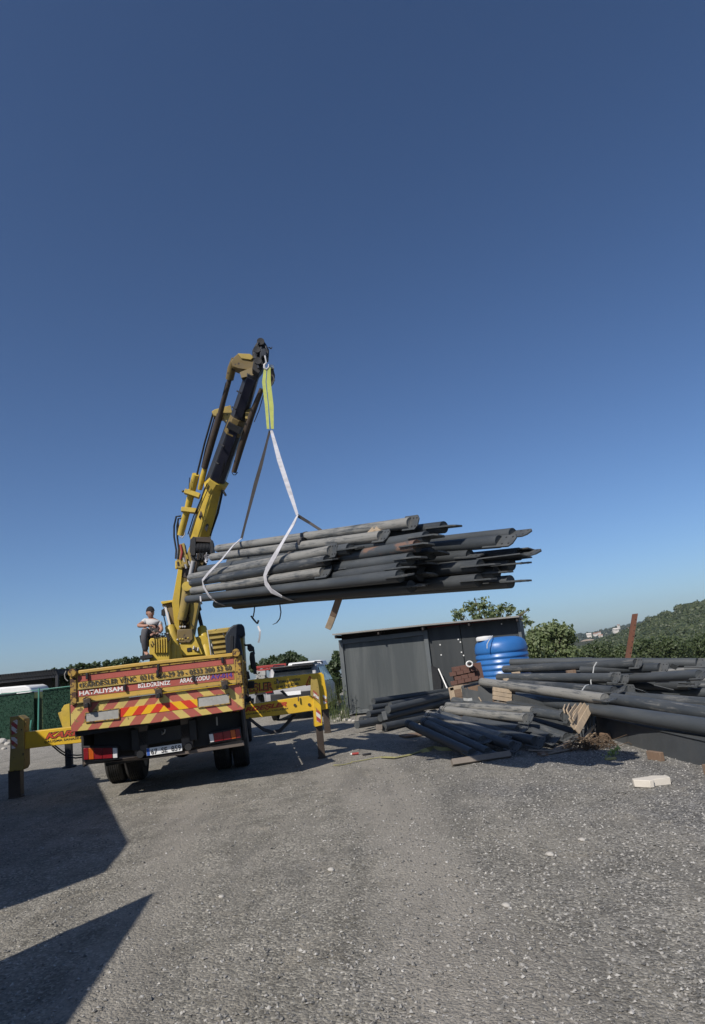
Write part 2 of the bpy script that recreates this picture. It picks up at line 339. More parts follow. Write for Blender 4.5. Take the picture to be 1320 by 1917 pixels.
def stone_mat():
    k = N('loose_stone'); v = k.noise(34, 0, .5); k.col(k.ramp(v, [(.26, (.09, .09, .088)), (.44, (.16, .156, .146)), (.58, (.27, .262, .245)), (.76, (.42, .41, .385))])); return k.fin(.9, spec=.25)
M['stone'] = stone_mat()
def leaf_mat(name, a, b, sc_=1.5, tr=.25):
    k = N(name); v = k.noise(sc_, 3, .6); v2 = k.noise(sc_*9, 2, .5); k.col(k.mix(k.ramp(k.math('ADD', k.math('MULTIPLY', v, .5), k.math('MULTIPLY', v2, .5)), [(.38, 0.0), (.62, 1.0)]), a, b))
    k.b.inputs['Roughness'].default_value = .55
    t = k.n('BsdfTranslucent'); t.inputs[0].default_value = (b[0]*1.3, b[1]*1.5, b[2]*.7, 1); mx = k.n('MixShader'); mx.inputs[0].default_value = tr
    k.l(k.b.outputs[0], mx.inputs[1]); k.l(t.outputs[0], mx.inputs[2]); k.l(mx.outputs[0], k.out.inputs[0]); return k.m
M['leaf'] = leaf_mat('fig_leaf', (.055, .085, .028), (.20, .235, .12)); M['leaf_dark'] = leaf_mat('dark_leaf', (.025, .042, .018), (.065, .095, .035))
M['leaf_mid'] = leaf_mat('mid_leaf', (.030, .048, .016), (.085, .11, .042)); M['weed'] = leaf_mat('weed_leaf', (.07, .10, .03), (.17, .20, .08), 4)
M['forest'] = leaf_mat('forest_leaf', (.022, .034, .014), (.075, .092, .038), .12, .1); M['forest_far'] = leaf_mat('far_forest_leaf', (.022, .032, .018), (.055, .068, .034), .03, .05)
M['soil'] = paint('forest_floor', (.04, .045, .022), 0, rough=1, var=.4, dirt=.3, scale=.05)
M['sprig'] = leaf_mat('bright_sprig', (.17, .24, .06), (.36, .42, .16), 20)

# ---------------------------------------------------------------- ground
def ground():
    xs = sorted(set(np.concatenate([np.linspace(-9, 9, 150), np.linspace(-30, 30, 40), np.linspace(-1700, 1980, 25)]).round(3)))
    ys = sorted(set(np.concatenate([np.linspace(1, 20, 190), np.linspace(-10, 45, 40), np.linspace(-1050, 3300, 30)]).round(3)))
    X, Y = np.meshgrid(xs, ys); Z = np.zeros_like(X)
    for j in range(Y.shape[0]):
        for i in range(X.shape[1]):
            x, y = X[j, i], Y[j, i]
            yd = 24 if x > 6 else 42 if x < 2 else 42-(x-2)*4.5
            if y > yd: Z[j, i] = -min(55, (y-yd)*.16)
            if abs(x) < 15 and 0 < y < 30:
                a = min(1, (15-abs(x))/4)*min(1, (30-y)/6)*min(1, y/2)
                Z[j, i] = a*(.012*noise.noise(Vector((x*.9, y*.9, 0)))+.008*noise.noise(Vector((x*3.1, y*2.2, 4)))+.005*noise.noise(Vector((x*8, y*8, 9))))
    n = len(xs); v = np.stack([X.ravel(), Y.ravel(), Z.ravel()], 1); idx = np.arange(X.size).reshape(X.shape)
    f = np.stack([idx[:-1, :-1].ravel(), idx[:-1, 1:].ravel(), idx[1:, 1:].ravel(), idx[1:, :-1].ravel()], 1)
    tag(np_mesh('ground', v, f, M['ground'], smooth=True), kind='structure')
def gz(x, y): return .012*noise.noise(Vector((x*.9, y*.9, 0)))+.008*noise.noise(Vector((x*3.1, y*2.2, 4)))
ground()
def stones(name, n, y0, y1, smin, smax, bias):
    out = []
    while len(out) < n:
        y = y0+(y1-y0)*nr.rand()**1.1; x = (nr.rand()*2-1)*(.62*y+.3)
        d = .13+.87/(1+math.exp(-(x*1.3+bias+1.6*noise.noise(Vector((x*.4, y*.4, 2))))))
        if nr.rand() < d: out.append((x, y))
    c = np.array(out); n = len(c); s = smin+(smax-smin)*nr.rand(n)**4
    octa = np.array([(1, 0, 0), (-1, 0, 0), (0, 1, 0), (0, -1, 0), (0, 0, .7), (0, 0, -.5)], float)
    v = octa[None]+nr.uniform(-.32, .32, (n, 6, 3)); v *= s[:, None, None]; v[:, :, 0] *= nr.uniform(.7, 1.35, (n, 1))
    a = nr.rand(n)*6.28; ca, sa = np.cos(a)[:, None], np.sin(a)[:, None]; x = v[:, :, 0]*ca-v[:, :, 1]*sa; y = v[:, :, 0]*sa+v[:, :, 1]*ca; v[:, :, 0] = x; v[:, :, 1] = y
    v[:, :, :2] += c[:, None, :]; v[:, :, 2] += (s*.25)[:, None]+np.array([gz(*q) for q in c])[:, None]
    f = np.array([(0, 2, 4), (2, 1, 4), (1, 3, 4), (3, 0, 4), (2, 0, 5), (1, 2, 5), (3, 1, 5), (0, 3, 5)])
    tag(np_mesh(name, v.reshape(-1, 3), (f[None]+(np.arange(n)*6)[:, None, None]).reshape(-1, 3), M['stone']), 'loose grey crushed stone scattered over the packed yard', 'gravel', kind='stuff')
stones('gravel', 80000, 2.6, 13.5, .003, .015, -.7)

# ---------------------------------------------------------------- foliage helpers
def leaf_cloud(blobs, n, size, seed=0, up=.3, flat=.0, power=.35):
    """blobs: (x,y,z,rx,ry,rz); leaves spread near the blob surfaces"""
    r_ = np.random.RandomState(seed); B = np.array(blobs, float); wt = B[:, 3]*B[:, 5]; wt /= wt.sum(); k = r_.choice(len(B), n, p=wt)
    d = r_.normal(size=(n, 3)); d /= np.linalg.norm(d, axis=1)[:, None]; rad = r_.rand(n)**power
    c = B[k, :3]+d*B[k, 3:]*rad[:, None]*(1+.12*r_.normal(size=(n, 1)))
    nrm = d*.7+r_.normal(size=(n, 3))*.6; nrm[:, 2] += up; nrm /= np.linalg.norm(nrm, axis=1)[:, None]
    t = np.cross(nrm, r_.normal(size=(n, 3))); t /= np.linalg.norm(t, axis=1)[:, None]; b = np.cross(nrm, t); s = size*(.6+.8*r_.rand(n))[:, None]
    v = np.stack([c-t*s, c-b*s*.6+nrm*s*.12, c+t*s, c+b*s*.6+nrm*s*.12], 1).reshape(-1, 3); f = np.arange(n*4).reshape(-1, 4); return v, f
def tree(name, base, blobs, n, size, mat, label, cat='tree', group=None, seed=1, trunk=.09, power=.35):
    base = Vector(base); t = empty(name, base, label=label, cat=cat, group=group); lb = [(b[0]-base.x, b[1]-base.y, b[2]-base.z, *b[3:]) for b in blobs]
    v, f = leaf_cloud(lb, n, size, seed, power=power); np_mesh('crown', v, f, mat, t)
    mb = MB(); hub = Vector((0, 0, 0)); top = Vector(np.array(lb)[:, :3].mean(0)); mb.tube([(0, 0, -.05), top*.35, top*.6], [trunk, trunk*.8, trunk*.6], 8)
    rr = random.Random(seed)
    for b in lb:
        c = Vector(b[:3]); mid = top*.55+(c-top*.55)*.5+Vector((rr.uniform(-.1, .1), 0, rr.uniform(-.1, .15))); mb.tube([top*.5, mid, c], [trunk*.5, trunk*.32, trunk*.1], 6)
        for q in range(3):
            e = c+Vector((rr.uniform(-1, 1)*b[3], rr.uniform(-1, 1)*b[4], rr.uniform(-.6, 1)*b[5]))*.8; mb.tube([mid, (mid+e)/2+Vector((0, 0, .04)), e], [trunk*.2, trunk*.12, trunk*.05], 5)
    mb.build('trunk', M['bark'], t); return t
def pblobs(lst, Y, jit=.5, seed=0):
    """(px,py,radius px) -> blobs at depth Y"""
    rr = random.Random(seed); out = []
    for (x, y, r_) in lst:
        yy = Y+rr.uniform(-jit, jit); p = P(x, y, yy); s = r_*yy/F; out.append((p.x, p.y, p.z, s, s*1.1, s*.9))
    return out

# ---------------------------------------------------------------- hills
def hill(name, sil, Y0, Y1, base_py, mat, rows=16, extra=0.0, bulge=1.0):
    """sil: skyline pixels at distance Y1; slope comes down to base_py at distance Y0"""
    cols = []; xs = [s[0] for s in sil]; ys = [s[1] for s in sil]; px = np.linspace(xs[0], xs[-1], 90); py = np.interp(px, xs, ys); grid = []
    for v in np.linspace(0, 1.35, rows):
        row = []
        for a, b in zip(px, py):
            bp = base_py(a)
            if v <= 1: p = P(a, bp+(b-bp)*v**bulge, Y0+(Y1-Y0)*v)
            else:
                q = P(a, b, Y1); p = Vector((q.x*(1+(v-1)*.8), q.y*(1+(v-1)*.8), q.z*(1-(v-1)*2.2)))
            p.z += extra*noise.noise(Vector((p.x, p.y, 0))*(.02 if Y1 < 500 else .004)); row.append(p)
        grid.append(row)
    V = np.array([[tuple(p) for p in r_] for r_ in grid]); n = len(px); idx = np.arange(V.shape[0]*n).reshape(-1, n)
    f = np.stack([idx[:-1, :-1].ravel(), idx[:-1, 1:].ravel(), idx[1:, 1:].ravel(), idx[1:, :-1].ravel()], 1)
    tag(np_mesh(name, V.reshape(-1, 3), f, mat, smooth=True), kind='structure'); return px, py, V
def hor(px): return 1240-(px-660)*.105
near_sil = [(1040, 1240), (1075, 1228), (1105, 1219), (1140, 1202), (1165, 1190), (1190, 1178), (1215, 1166), (1240, 1158), (1262, 1147), (1285, 1141), (1320, 1133), (1420, 1100), (1600, 1060), (2000, 1010), (2600, 1000)]
far_sil = [(700, 1238), (900, 1222), (1020, 1206), (1065, 1193), (1085, 1189), (1110, 1185), (1150, 1175), (1200, 1165), (1240, 1157), (1300, 1147), (1500, 1110), (2000, 1060)]
npx, npy, NV = hill('near_hill', near_sil, 150, 430, lambda a: hor(a)+66, M['soil'], extra=2)
fpx, fpy, FV = hill('far_hill', far_sil, 800, 1700, lambda a: hor(a)+30, M['soil'], extra=12)
def canopy(name, V, n, s0, s1, per, mat, leaf, label, seed, vmax=1.0, cmax=60, exp=1.0):
    r_ = np.random.RandomState(seed); rows, cols = V.shape[:2]; kr = int(rows/1.35)+1; vs = []; blobs_v = []; 
    ico = bmesh.new(); bmesh.ops.create_icosphere(ico, subdivisions=2, radius=1); iv = np.array([tuple(v.co) for v in ico.verts]); fi = np.array([[v.index for v in f.verts] for f in ico.faces]); ico.free()
    bv = []; bf = []
    for k in range(n):
        a = r_.rand()**exp*(kr-1); b = r_.rand()*min(cols-2, cmax); i, j = int(a), int(b); i = min(i, rows-2)
        p = V[i, j]*(1-a+i)*(1-b+j)+V[i+1, j]*(a-i)*(1-b+j)+V[i, j+1]*(1-a+i)*(b-j)+V[i+1, j+1]*(a-i)*(b-j)
        s = s0+(s1-s0)*r_.rand(); c = p+np.array([0, 0, s*.55]); d = r_.normal(size=(per, 3)); d /= np.linalg.norm(d, axis=1)[:, None]; d[:, 2] = np.abs(d[:, 2])*1.0-.25*r_.rand(per)
        q = c+d*np.array([s, s, s*.85])*(.86+.22*r_.rand(per))[:, None]; nn = d+r_.normal(size=(per, 3))*.5; nn /= np.linalg.norm(nn, axis=1)[:, None]
        t = np.cross(nn, r_.normal(size=(per, 3))); t /= np.linalg.norm(t, axis=1)[:, None]; bb = np.cross(nn, t); L = leaf*s*(.6+.8*r_.rand(per))[:, None]
        vs.append(np.stack([q-t*L, q-bb*L, q+t*L, q+bb*L], 1).reshape(-1, 3)); bv.append(c+iv*np.array([s, s, s*.8])*.9*(1+.12*r_.normal(size=(len(iv), 1)))); bf.append(fi+len(iv)*k)
    v = np.concatenate(vs); f = np.arange(len(v)).reshape(-1, 4); v2 = np.concatenate(bv); f2 = np.concatenate(bf); tri = np.concatenate([f[:, [0, 1, 2]], f[:, [0, 2, 3]], f2+len(v)])
    tag(np_mesh(name, np.concatenate([v, v2]), tri, mat), label, 'woodland', kind='stuff')
canopy('hillside_forest', NV, 3400, 2.0, 3.8, 90, M['forest'], .12, 'dense olive green woodland covering the near hillside on the right', 3, cmax=48, exp=.8)
canopy('far_forest', FV, 6500, 3.2, 6.0, 14, M['forest_far'], .35, 'hazy dark green trees on the far ridge around the white houses', 4, cmax=60)
def farpt(px, py, lift=0):
    s = np.interp(px, fpx, fpy); b = hor(px)+30; v = max(.02, (b-py)/(b-s)); return P(px, py, 800+900*v), v
qv = []
for (a, b) in [(1072, 1212), (1082, 1205), (1092, 1198), (1104, 1196), (1112, 1197), (1108, 1203), (1098, 1208), (1084, 1213)]:
    q, _ = farpt(a, b); q = Vector((q.x*.84, q.y*.84, 1.6+(q.z-1.6)*.84)); qv.append(q)
mbq = MB(); mbq.prism(qv, (0, 30, -4)); tag(mbq.build('bare_earth_patch', M['sand'], smooth=False), kind='structure')
hl = ['low white house by the bare earth patch at the left end of the far ridge', 'white house second from the left on the far ridge', 'small white house high on the far ridge above the bare earth', 'white block lowest of the left cluster on the far ridge', 'house on the skyline of the far ridge left of the rusty post', 'long pale house in the middle of the far ridge', 'pale house just below the middle of the far ridge', 'lowest pale house left of the rusty post on the far ridge', 'pale villa touching the left side of the rusty post', 'long white house right of the rusty post on the far ridge', 'white house furthest right on the far ridge near the wooded hill', 'little pale house between the bare earth and the rusty post']
for (a, b, wd), lab in zip([(1103, 1191, 8), (1115, 1189, 7), (1122, 1186, 5), (1125, 1193, 7), (1158, 1172, 4), (1153, 1182, 9), (1163, 1188, 6), (1161, 1193, 5), (1180, 1178, 6), (1199, 1176, 9), (1217, 1167, 6), (1134, 1196, 4)], hl):
    q, v = farpt(a, b); q = Vector((q.x*.84, q.y*.84, 1.6+(q.z-1.6)*.84)); s = wd*q.y/F; hh = s*rnd.uniform(.42, .6)
    t = empty('far_house', q, label=lab, cat='house', group='houses on the far ridge'); t.rotation_euler.z = rnd.uniform(-.4, .4)
    MB().box((0, 0, hh/2-8), (s, s*.7, hh+16)).build('wall', M['house_wall'], t)
    MB().prism([(-s*.56, -s*.4, hh), (-s*.56, s*.4, hh), (-s*.56, 0, hh*1.45)], (s*1.12, 0, 0)).build('roof', M['house_roof'] if rnd.random() < .5 else M['house_wall'], t, smooth=False)
    for q2 in (-.3, 0, .3): MB().box((s*q2, -s*.35-.1, hh*.55), (s*.12, .3, hh*.35)).build('window', M['glass'], t)

hz = MB().box((150, 1150, -10), (3800, 4600, 340)); hz = hz.build('haze', None, None, smooth=False); hzm = bpy.data.materials.new('air'); hzm.use_nodes = True
for n_ in list(hzm.node_tree.nodes):
    if n_.type != 'OUTPUT_MATERIAL': hzm.node_tree.nodes.remove(n_)
pv_ = hzm.node_tree.nodes.new('ShaderNodeVolumePrincipled'); pv_.inputs['Density'].default_value = .00012; pv_.inputs['Color'].default_value = (.72, .86, 1, 1); pv_.inputs['Anisotropy'].default_value = .2
hzm.node_tree.links.new(pv_.outputs[0], [n_ for n_ in hzm.node_tree.nodes if n_.type == 'OUTPUT_MATERIAL'][0].inputs['Volume']); hz.data.materials.append(hzm); tag(hz, 'thin blue haze over the distance', 'haze', kind='stuff')

# ================================================================ background vegetation
tree('fig_tree', G(905, 1300)*0+Vector(P(905, 1290, 24.5)[:2]+(0,)) if False else Vector((P(905, 1290, 24.5).x, 24.5, 0)),
     pblobs([(858, 1150, 14), (880, 1138, 16), (905, 1135, 20), (925, 1150, 18), (940, 1138, 10), (955, 1140, 12), (975, 1150, 10), (985, 1165, 12), (893, 1158, 18), (950, 1158, 10), (850, 1162, 5), (888, 1122, 4), (988, 1142, 5), (920, 1170, 25), (965, 1170, 18)], 24.5), 1500, .075, M['leaf'],
     'loose broad-leaved tree rising behind the roof of the grey cabin', seed=11, power=.6)
tree('leafy_tree', Vector((P(1030, 1240, 27).x, 27, 0)),
     pblobs([(1000, 1190, 16), (1020, 1183, 18), (1040, 1178, 17), (1058, 1184, 17), (1068, 1196, 12), (1010, 1210, 26), (1045, 1210, 26), (1070, 1222, 16), (995, 1225, 20), (1030, 1235, 30), (1060, 1240, 25), (988, 1200, 9)], 27), 5200, .085, M['leaf'],
     'bushy pale green tree between the blue tank and the far ridge', seed=12, power=.45)
hl2 = ['low olive bush in front of the wooded hill beside the pale green tree', 'round olive tree left of the rusty post in front of the hill', 'olive tree directly behind the rusty post', 'dark olive tree just right of the rusty post', 'broad olive tree in front of the hill, second from the right edge', 'olive tree cut by the right edge of the photo']
for (x, y, r_, Y), lab in zip([(1098, 1228, 15, 62), (1130, 1222, 22, 66), (1168, 1226, 20, 62), (1215, 1216, 24, 70), (1262, 1214, 24, 66), (1316, 1212, 26, 70)], hl2):
    rr = random.Random(int(x)); bl = [(x, y, r_)]+[(x+rr.uniform(-1, 1)*r_, y+rr.uniform(-.4, 1.1)*r_, r_*rr.uniform(.45, .75)) for _ in range(8)]
    tree('olive_tree', Vector((P(x, y, Y).x, Y, -(Y-24)*.16)), pblobs(bl, Y, 2, int(x)), 3600, .15, M['leaf_mid'], lab, group='trees in front of the wooded hill', seed=int(x), trunk=.15)
bt = [('dark hedge tree over the left end of the truck board', [(120, 1262, 12), (135, 1254, 9), (150, 1250, 9), (128, 1275, 14), (165, 1250, 8)], 34),
      ('dark hedge tree behind the middle of the board top', [(180, 1248, 9), (200, 1246, 9), (218, 1243, 9), (235, 1238, 9), (252, 1238, 9), (170, 1262, 16), (215, 1258, 16), (250, 1255, 18)], 36),
      ('dark low treetop over the black container', [(85, 1262, 7), (100, 1258, 7), (110, 1270, 9)], 36),
      ('dark green tree behind the dark car', [(495, 1242, 10), (512, 1238, 11), (530, 1234, 10), (545, 1230, 12), (556, 1234, 10), (568, 1238, 9), (520, 1250, 15), (550, 1248, 16), (475, 1250, 10)], 36),
      ('tall dark tree against the left edge of the grey cabin', [(632, 1228, 9), (628, 1245, 12), (618, 1252, 10), (622, 1268, 15), (605, 1262, 12), (628, 1285, 15), (612, 1285, 15), (590, 1250, 8), (600, 1300, 14)], 27)]
for i, (lab, bl, Y) in enumerate(bt):
    tree('dark_tree', Vector((P(bl[0][0], bl[0][1], Y).x, Y, 0)), pblobs(bl, Y, .8, i), 420*len(bl), .085, M['leaf_dark'], lab, group='dark trees behind the yard', seed=30+i)
def weeds(x, y, h, n, lab, seed, mat='weed', spread=.3):
    g = G(x, y) if y > hor(x)+20 else None; base = g; rr = random.Random(seed); vs = []; mb = MB(); t = empty('weed_clump', base, label=lab, cat='weeds', group='weeds by the cabin')
    lv = MB()
    for _ in range(n):
        a = rr.uniform(0, 6.28); d = rr.uniform(0, spread); p = Vector((math.cos(a)*d, math.sin(a)*d*.6, 0)); hh = h*rr.uniform(.5, 1); b = Vector((rr.uniform(-.25, .25)*hh, rr.uniform(-.2, .2)*hh, hh))
        mb.tube([p, p+b*.55, p+b], [.006, .004, .002], 4, False)
        for q in range(9):
            s_ = rr.uniform(.15, 1); c = p+b*s_; dd = Vector((rr.uniform(-1, 1), rr.uniform(-1, 1), rr.uniform(-.2, .8))).normalized(); L = rr.uniform(.05, .11); sd = dd.cross(Vector((0, 0, 1)))*.013
            lv.add([c, c+dd*L*.5+sd, c+dd*L, c+dd*L*.5-sd], [(0, 1, 2, 3)])
    mb.build('stem', M[mat], t); lv.build('foliage', M[mat], t, smooth=False)
weeds(630, 1345, 1.2, 40, 'tall green weeds at the left foot of the grey cabin', 1, spread=.45)
weeds(618, 1335, .8, 40, 'low yellow-green weeds behind the outrigger leg', 2, spread=.6)
weeds(640, 1350, .45, 25, 'short weeds among the pale rubble', 3, spread=.5)
weeds(812, 1325, .95, 26, 'green weeds against the cabin at its middle post', 4, spread=.3)
weeds(828, 1320, .9, 26, 'weeds left of the red-brown brick stack', 5, spread=.35)
weeds(898, 1308, 1.1, 26, 'tall feathery weeds in front of the left side of the blue tank', 6, spread=.25)
weeds(922, 1303, .8, 24, 'weeds in front of the middle of the blue tank', 7, spread=.3)

# ================================================================ grey site cabin
SF = Frame(Vector((P(632, 1300, 21.0).x, 21.0, 0)), yaw=math.degrees(math.atan2(P(972, 1200, 19.4).y-21.0, P(972, 1200, 19.4).x-P(632, 1300, 21).x)))
cabin = empty('site_cabin', mat=SF.m, label='long anthracite metal site cabin with a thin overhanging sheet roof', cat='cabin')
def sx(px, py): return SF.t(px, py, 0)
zb = .05; xl, xm, xr = sx(634, 1200).x, sx(798, 1190).x, sx(974, 1170).x; zt = 2.34
def fbox(a, b, mat, name, parent, y0, y1, bevel=.006): return MB().box(((a[0]+b[0])/2, (y0+y1)/2, (a[1]+b[1])/2), (b[0]-a[0], y1-y0, b[1]-a[1])).build(name, mat, parent, bevel)
ZR = 2.42
for (x0, x1, z1, mt, nm) in [(xl, xl+.13, zt, 'shed_frame', 'corner_post'), (xm-.08, xm+.05, zt, 'shed_frame', 'corner_post')]:
    fbox((x0, zb), (x1, z1), M[mt], nm, cabin, -.03, .10)
fbox((xl+.132, zt-.14), (xm-.082, zt), M['shed_frame'], 'top_rail', cabin, -.025, .10); fbox((xl+.132, zb), (xm-.082, zb+.12), M['shed_frame'], 'bottom_rail', cabin, -.025, .10)
fbox((xl+.134, zb+.122), (xm-.084, zt-.142), M['shed_panel'], 'wall_panel', cabin, .03, .09)
x3 = (xm+.05+xr)/2+.0; x3 = sx(864, 1200).x
fbox((xm+.052, zb), (x3-.008, zt+.05), M['shed_dark'], 'wall_panel', cabin, .05, .11); fbox((x3+.008, zb), (xr-.09, zt+.10), M['shed_dark'], 'wall_panel', cabin, .05, .11)
fbox((xr-.088, zb), (xr, zt+.12), M['shed_frame'], 'corner_post', cabin, .0, .10)
fbox((xm+.052, zt+.052), (xr-.09, zt+.10), M['red_beam'], 'eaves_beam', cabin, .02, .10)
fbox((xl+.02, zb), (xl+.08, zt-.02), M['shed_dark'], 'end_wall', cabin, .102, 2.3); fbox((xr-.06, zb), (xr-.01, zt), M['shed_dark'], 'end_wall', cabin, .112, 2.3)
fbox((xl+.02, zb), (xr-.02, zt), M['shed_dark'], 'rear_wall', cabin, 2.302, 2.36)
rt = [SF.t(622, 1187, -.45), SF.t(972, 1153, -.35)]; zl, zr = rt[0].z, rt[1].z
rf = MB(); rf.ring_loft([[Vector((x, -.45, z-.0)), Vector((x, 2.6, z+.02)), Vector((x, 2.6, z+.065)), Vector((x, -.45, z+.045))] for x, z in ((rt[0].x, zl-.04), (rt[0].x*.5+rt[1].x*.5, (zl+zr)/2-.02), (rt[1].x, zr-.04))]); rf.build('roof', M['roof_edge'], cabin)
for q in (0, .25, .5, .75, 1): x = rt[0].x+.08+(rt[1].x-rt[0].x-.16)*q; MB().box((x, 1.0, (zl+(zr-zl)*q)-.10), (.05, 2.8, .09)).build('roof_joist', M['roof_under'], cabin)
MB().box(((rt[0].x+rt[1].x)/2, .16, (zl+zr)/2-.15), (rt[1].x-rt[0].x-.2, .04, .24), Matrix.Rotation(-math.atan2(zr-zl, rt[1].x-rt[0].x), 4, 'Y').to_3x3()).build('dark_gap_board', M['roof_under'], cabin)  # dark board filling the gap between wall and roof sheet
fs = MB()
for (a, b) in [(824, 1207), (826, 1226), (858, 1197), (862, 1202), (864, 1221), (868, 1227), (973-5, 1163), (939, 1168)]: p = SF.t(a, b, .045); fs.box((p.x, .047, p.z), (.035, .012, .035))
fs.build('fixing_washer', M['white'], cabin)
mb = MB(); mb.prism([SF.t(a, b, -.05) for a, b in [(807, 1246), (818, 1250), (826, 1275), (826, 1300), (812, 1300)]], (0, .03, 0)); tag(mb.build('dark_board', M['black']), 'dark board leaning against the cabin wall beside the middle post', 'board').matrix_world = SF.m
o = MB().bar(SF.t(821, 1252, -.2), SF.t(840, 1295, -.5), .03, .02).build('white_stick', M['white']); o.matrix_world = SF.m; tag(o, 'thin white stick leaning on the dark board by the cabin', 'stick')

# ================================================================ blue tank
tc_ = P(940, 1230, 16.3); tb = Vector((tc_.x, 16.3, 0)); tr = .64; tz = P(940, 1192, 16.3).z
tank = empty('water_tank', tb, label='big ribbed blue plastic water tank beside the cabin', cat='water tank')
prof = [(0, 0), (tr*.97, 0), (tr, .04)]; nrb = 11
for i in range(nrb):
    z0 = .08+(tz-.40)*i/nrb; dz = (tz-.40)/nrb
    for q, rr in ((0, 0), (.22, -.0), (.34, -.016), (.44, -.020), (.54, -.016), (.66, 0), (.95, .006)): prof.append((tr+rr, z0+dz*q))
prof += [(tr, tz-.27), (tr*.985, tz-.2), (tr*.93, tz-.12), (tr*.82, tz-.055), (tr*.6, tz-.012), (tr*.3, tz), (0, tz+.004)]
MB().lathe(prof, n=64).build('body', M['tank_blue'], tank, ang=60)
lx = P(909, 1192, 16.0).x-tb.x; MB().lathe([(0, tz-.05), (.20, tz-.05), (.21, tz-.02), (.205, tz+.03), (.17, tz+.05), (.0, tz+.06)], (lx, -.12, 0), n=28).build('lid', M['white'], tank)
rp = [tb*-1+P(a, b, Y) for a, b, Y in [(922, 1190, 16.1), (921, 1193, 15.8), (915, 1200, 15.66), (912, 1206, 15.64), (912, 1214, 15.64)]]
MB().tube(rp, .012, 6).build('cord', M['rope'], tank)

# ================================================================ brick stack, boxes
bo = P(848, 1283, 15.2); brk = empty('brick_stack', (bo.x, bo.y, bo.z), label='stack of red-brown bricks in front of the cabin, left of the blue tank', cat='brick stack'); brk.rotation_euler = (0, 0, R(-3))
bw, bh = .205, .098
me0 = None
for j in range(4):
    for i in range(4):
        off = .10 if j % 2 else 0
        if i == 3 and j % 2: continue
        b = MB().box((0, 0, 0), (bw-.008, .11, bh-.010)).build('brick', M['brick'], brk, .004) if me0 is None else None
        if b is None: b = me0.copy(); C.objects.link(b); b.parent = brk
        else: me0 = b
        b.location = (.03+off+i*bw*.78+rnd.uniform(-.004, .004), rnd.uniform(-.006, .006), .05+j*bh+.02*i*.9); b.rotation_euler.y = R(-4)+rnd.uniform(-.02, .02); b.scale.x = .77
MB().box((.38, .12, .22), (.68, .12, .40), Matrix.Rotation(R(-4), 3, 'Y')).build('mortar_backing', M['brick'], brk)
MB().box((.36, .08, -bo.z/2), (.7, .34, bo.z-.0)).build('pallet_base', M['wood_old'], brk)
gp = P(879, 1243, 15.0); g_ = empty('white_coil', gp, label='small white and black coil lying on top of the brick stack', cat='coil')
mb = MB(); mb.tube([(.07*math.cos(a*.5), 0, .06*math.sin(a*.5)) for a in range(13)], .018, 6); mb.build('ring', M['white'], g_); MB().box((0.02, .02, 0), (.07, .05, .05)).build('core', M['black'], g_, .01)

# ================================================================ hedge-net fence, black container, white van left
FY = 27.0
fence = empty('green_fence', Vector((P(60, 1380, FY).x, FY, 0)), label='dark green artificial hedge fence with pale green posts', cat='fence')
def fp(x, y, Y=FY): return P(x, y, Y)-Vector(fence.location)
def panel(pts, seed):
    pl = [fp(*q) for q in pts]; MB().prism(pl, (0, .05, 0)).build('hedge_panel', M['net_green'], fence)
    r_ = np.random.RandomState(seed); n = 5200; u = r_.rand(n); v = r_.rand(n); a, b, c, d = [np.array(p) for p in pl]
    q = (a[None]*(1-u)[:, None]+b[None]*u[:, None])*(1-v)[:, None]+(d[None]*(1-u)[:, None]+c[None]*u[:, None])*v[:, None]; q[:, 1] -= .0+.05*r_.rand(n)
    t = r_.normal(size=(n, 3)); t /= np.linalg.norm(t, axis=1)[:, None]; s = np.cross(t, r_.normal(size=(n, 3))); s /= np.linalg.norm(s, axis=1)[:, None]
    vv = np.stack([q, q+t*.03+s*.012, q+t*.06, q+t*.03-s*.012], 1).reshape(-1, 3); o = np_mesh('needle_tufts', vv, np.arange(4*n).reshape(-1, 4), M['net_green'], fence, 'stuff')
panel([(-200, 1327), (63, 1295), (64, 1384), (-200, 1412)], 1); panel([(80, 1292), (200, 1279), (200, 1368), (81, 1380)], 2)
MB().prism([fp(62, 1296, FY+.3), (fp(82, 1294, FY+.3)), fp(82, 1380, FY+.3), fp(62, 1384, FY+.3)], (0, .05, 0)).build('hedge_panel', M['leaf_dark'], fence)
for (a, b, c, d, nm) in [(73, 1288, 71.5, 1382, 'post'), (59, 1348, 55, 1374, 'brace'), (-120, 1316, -122, 1400, 'post')]: MB().tube([fp(a, b, FY-.1), fp(c, d, FY-.1)], .035, 8).build(nm, M['green_post'], fence)
MB().tube([fp(-200, 1322, FY-.08), fp(60, 1293, FY-.08), fp(128, 1285, FY-.08), fp(210, 1276, FY-.08)], .02, 6).build('top_rail', M['green_post'], fence)
BY = 31.0
bc = empty('open_shed', Vector((P(40, 1300, BY).x, BY, 0)), label='low black open-sided shed behind the green fence', cat='shed')
def bp(x, y, Y=BY): return P(x, y, Y)-Vector(bc.location)
MB().prism([bp(-260, 1293), bp(0, 1265), bp(108, 1255), bp(108, 1262), bp(0, 1273), bp(-260, 1301)], (0, 5, -.1)).build('roof', M['steel_dark'], bc)
MB().prism([bp(-260, 1303), bp(104, 1263), bp(104, 1300), bp(-260, 1345)], (0, .1, 0)).build('rear_wall', M['black'], bc).location.y = 4.6
MB().prism([bp(-260, 1303), bp(104, 1264), bp(104, 1268), bp(-260, 1307)], (0, .15, 0)).build('front_beam', M['steel_dark'], bc)
for x, y0 in ((107, 1258), (-150, 1300)): p, q = bp(x, y0), bp(x, y0+90); MB().bar(p, q, .12, .12).build('post', M['steel_dark'], bc)
cr = MB()
for i in range(34):
    a = bp(-60+i*5, 1271.6-(i*5)*.098); cr.box(a+Vector((0, 2, .04)), (.06, 4.6, .05))
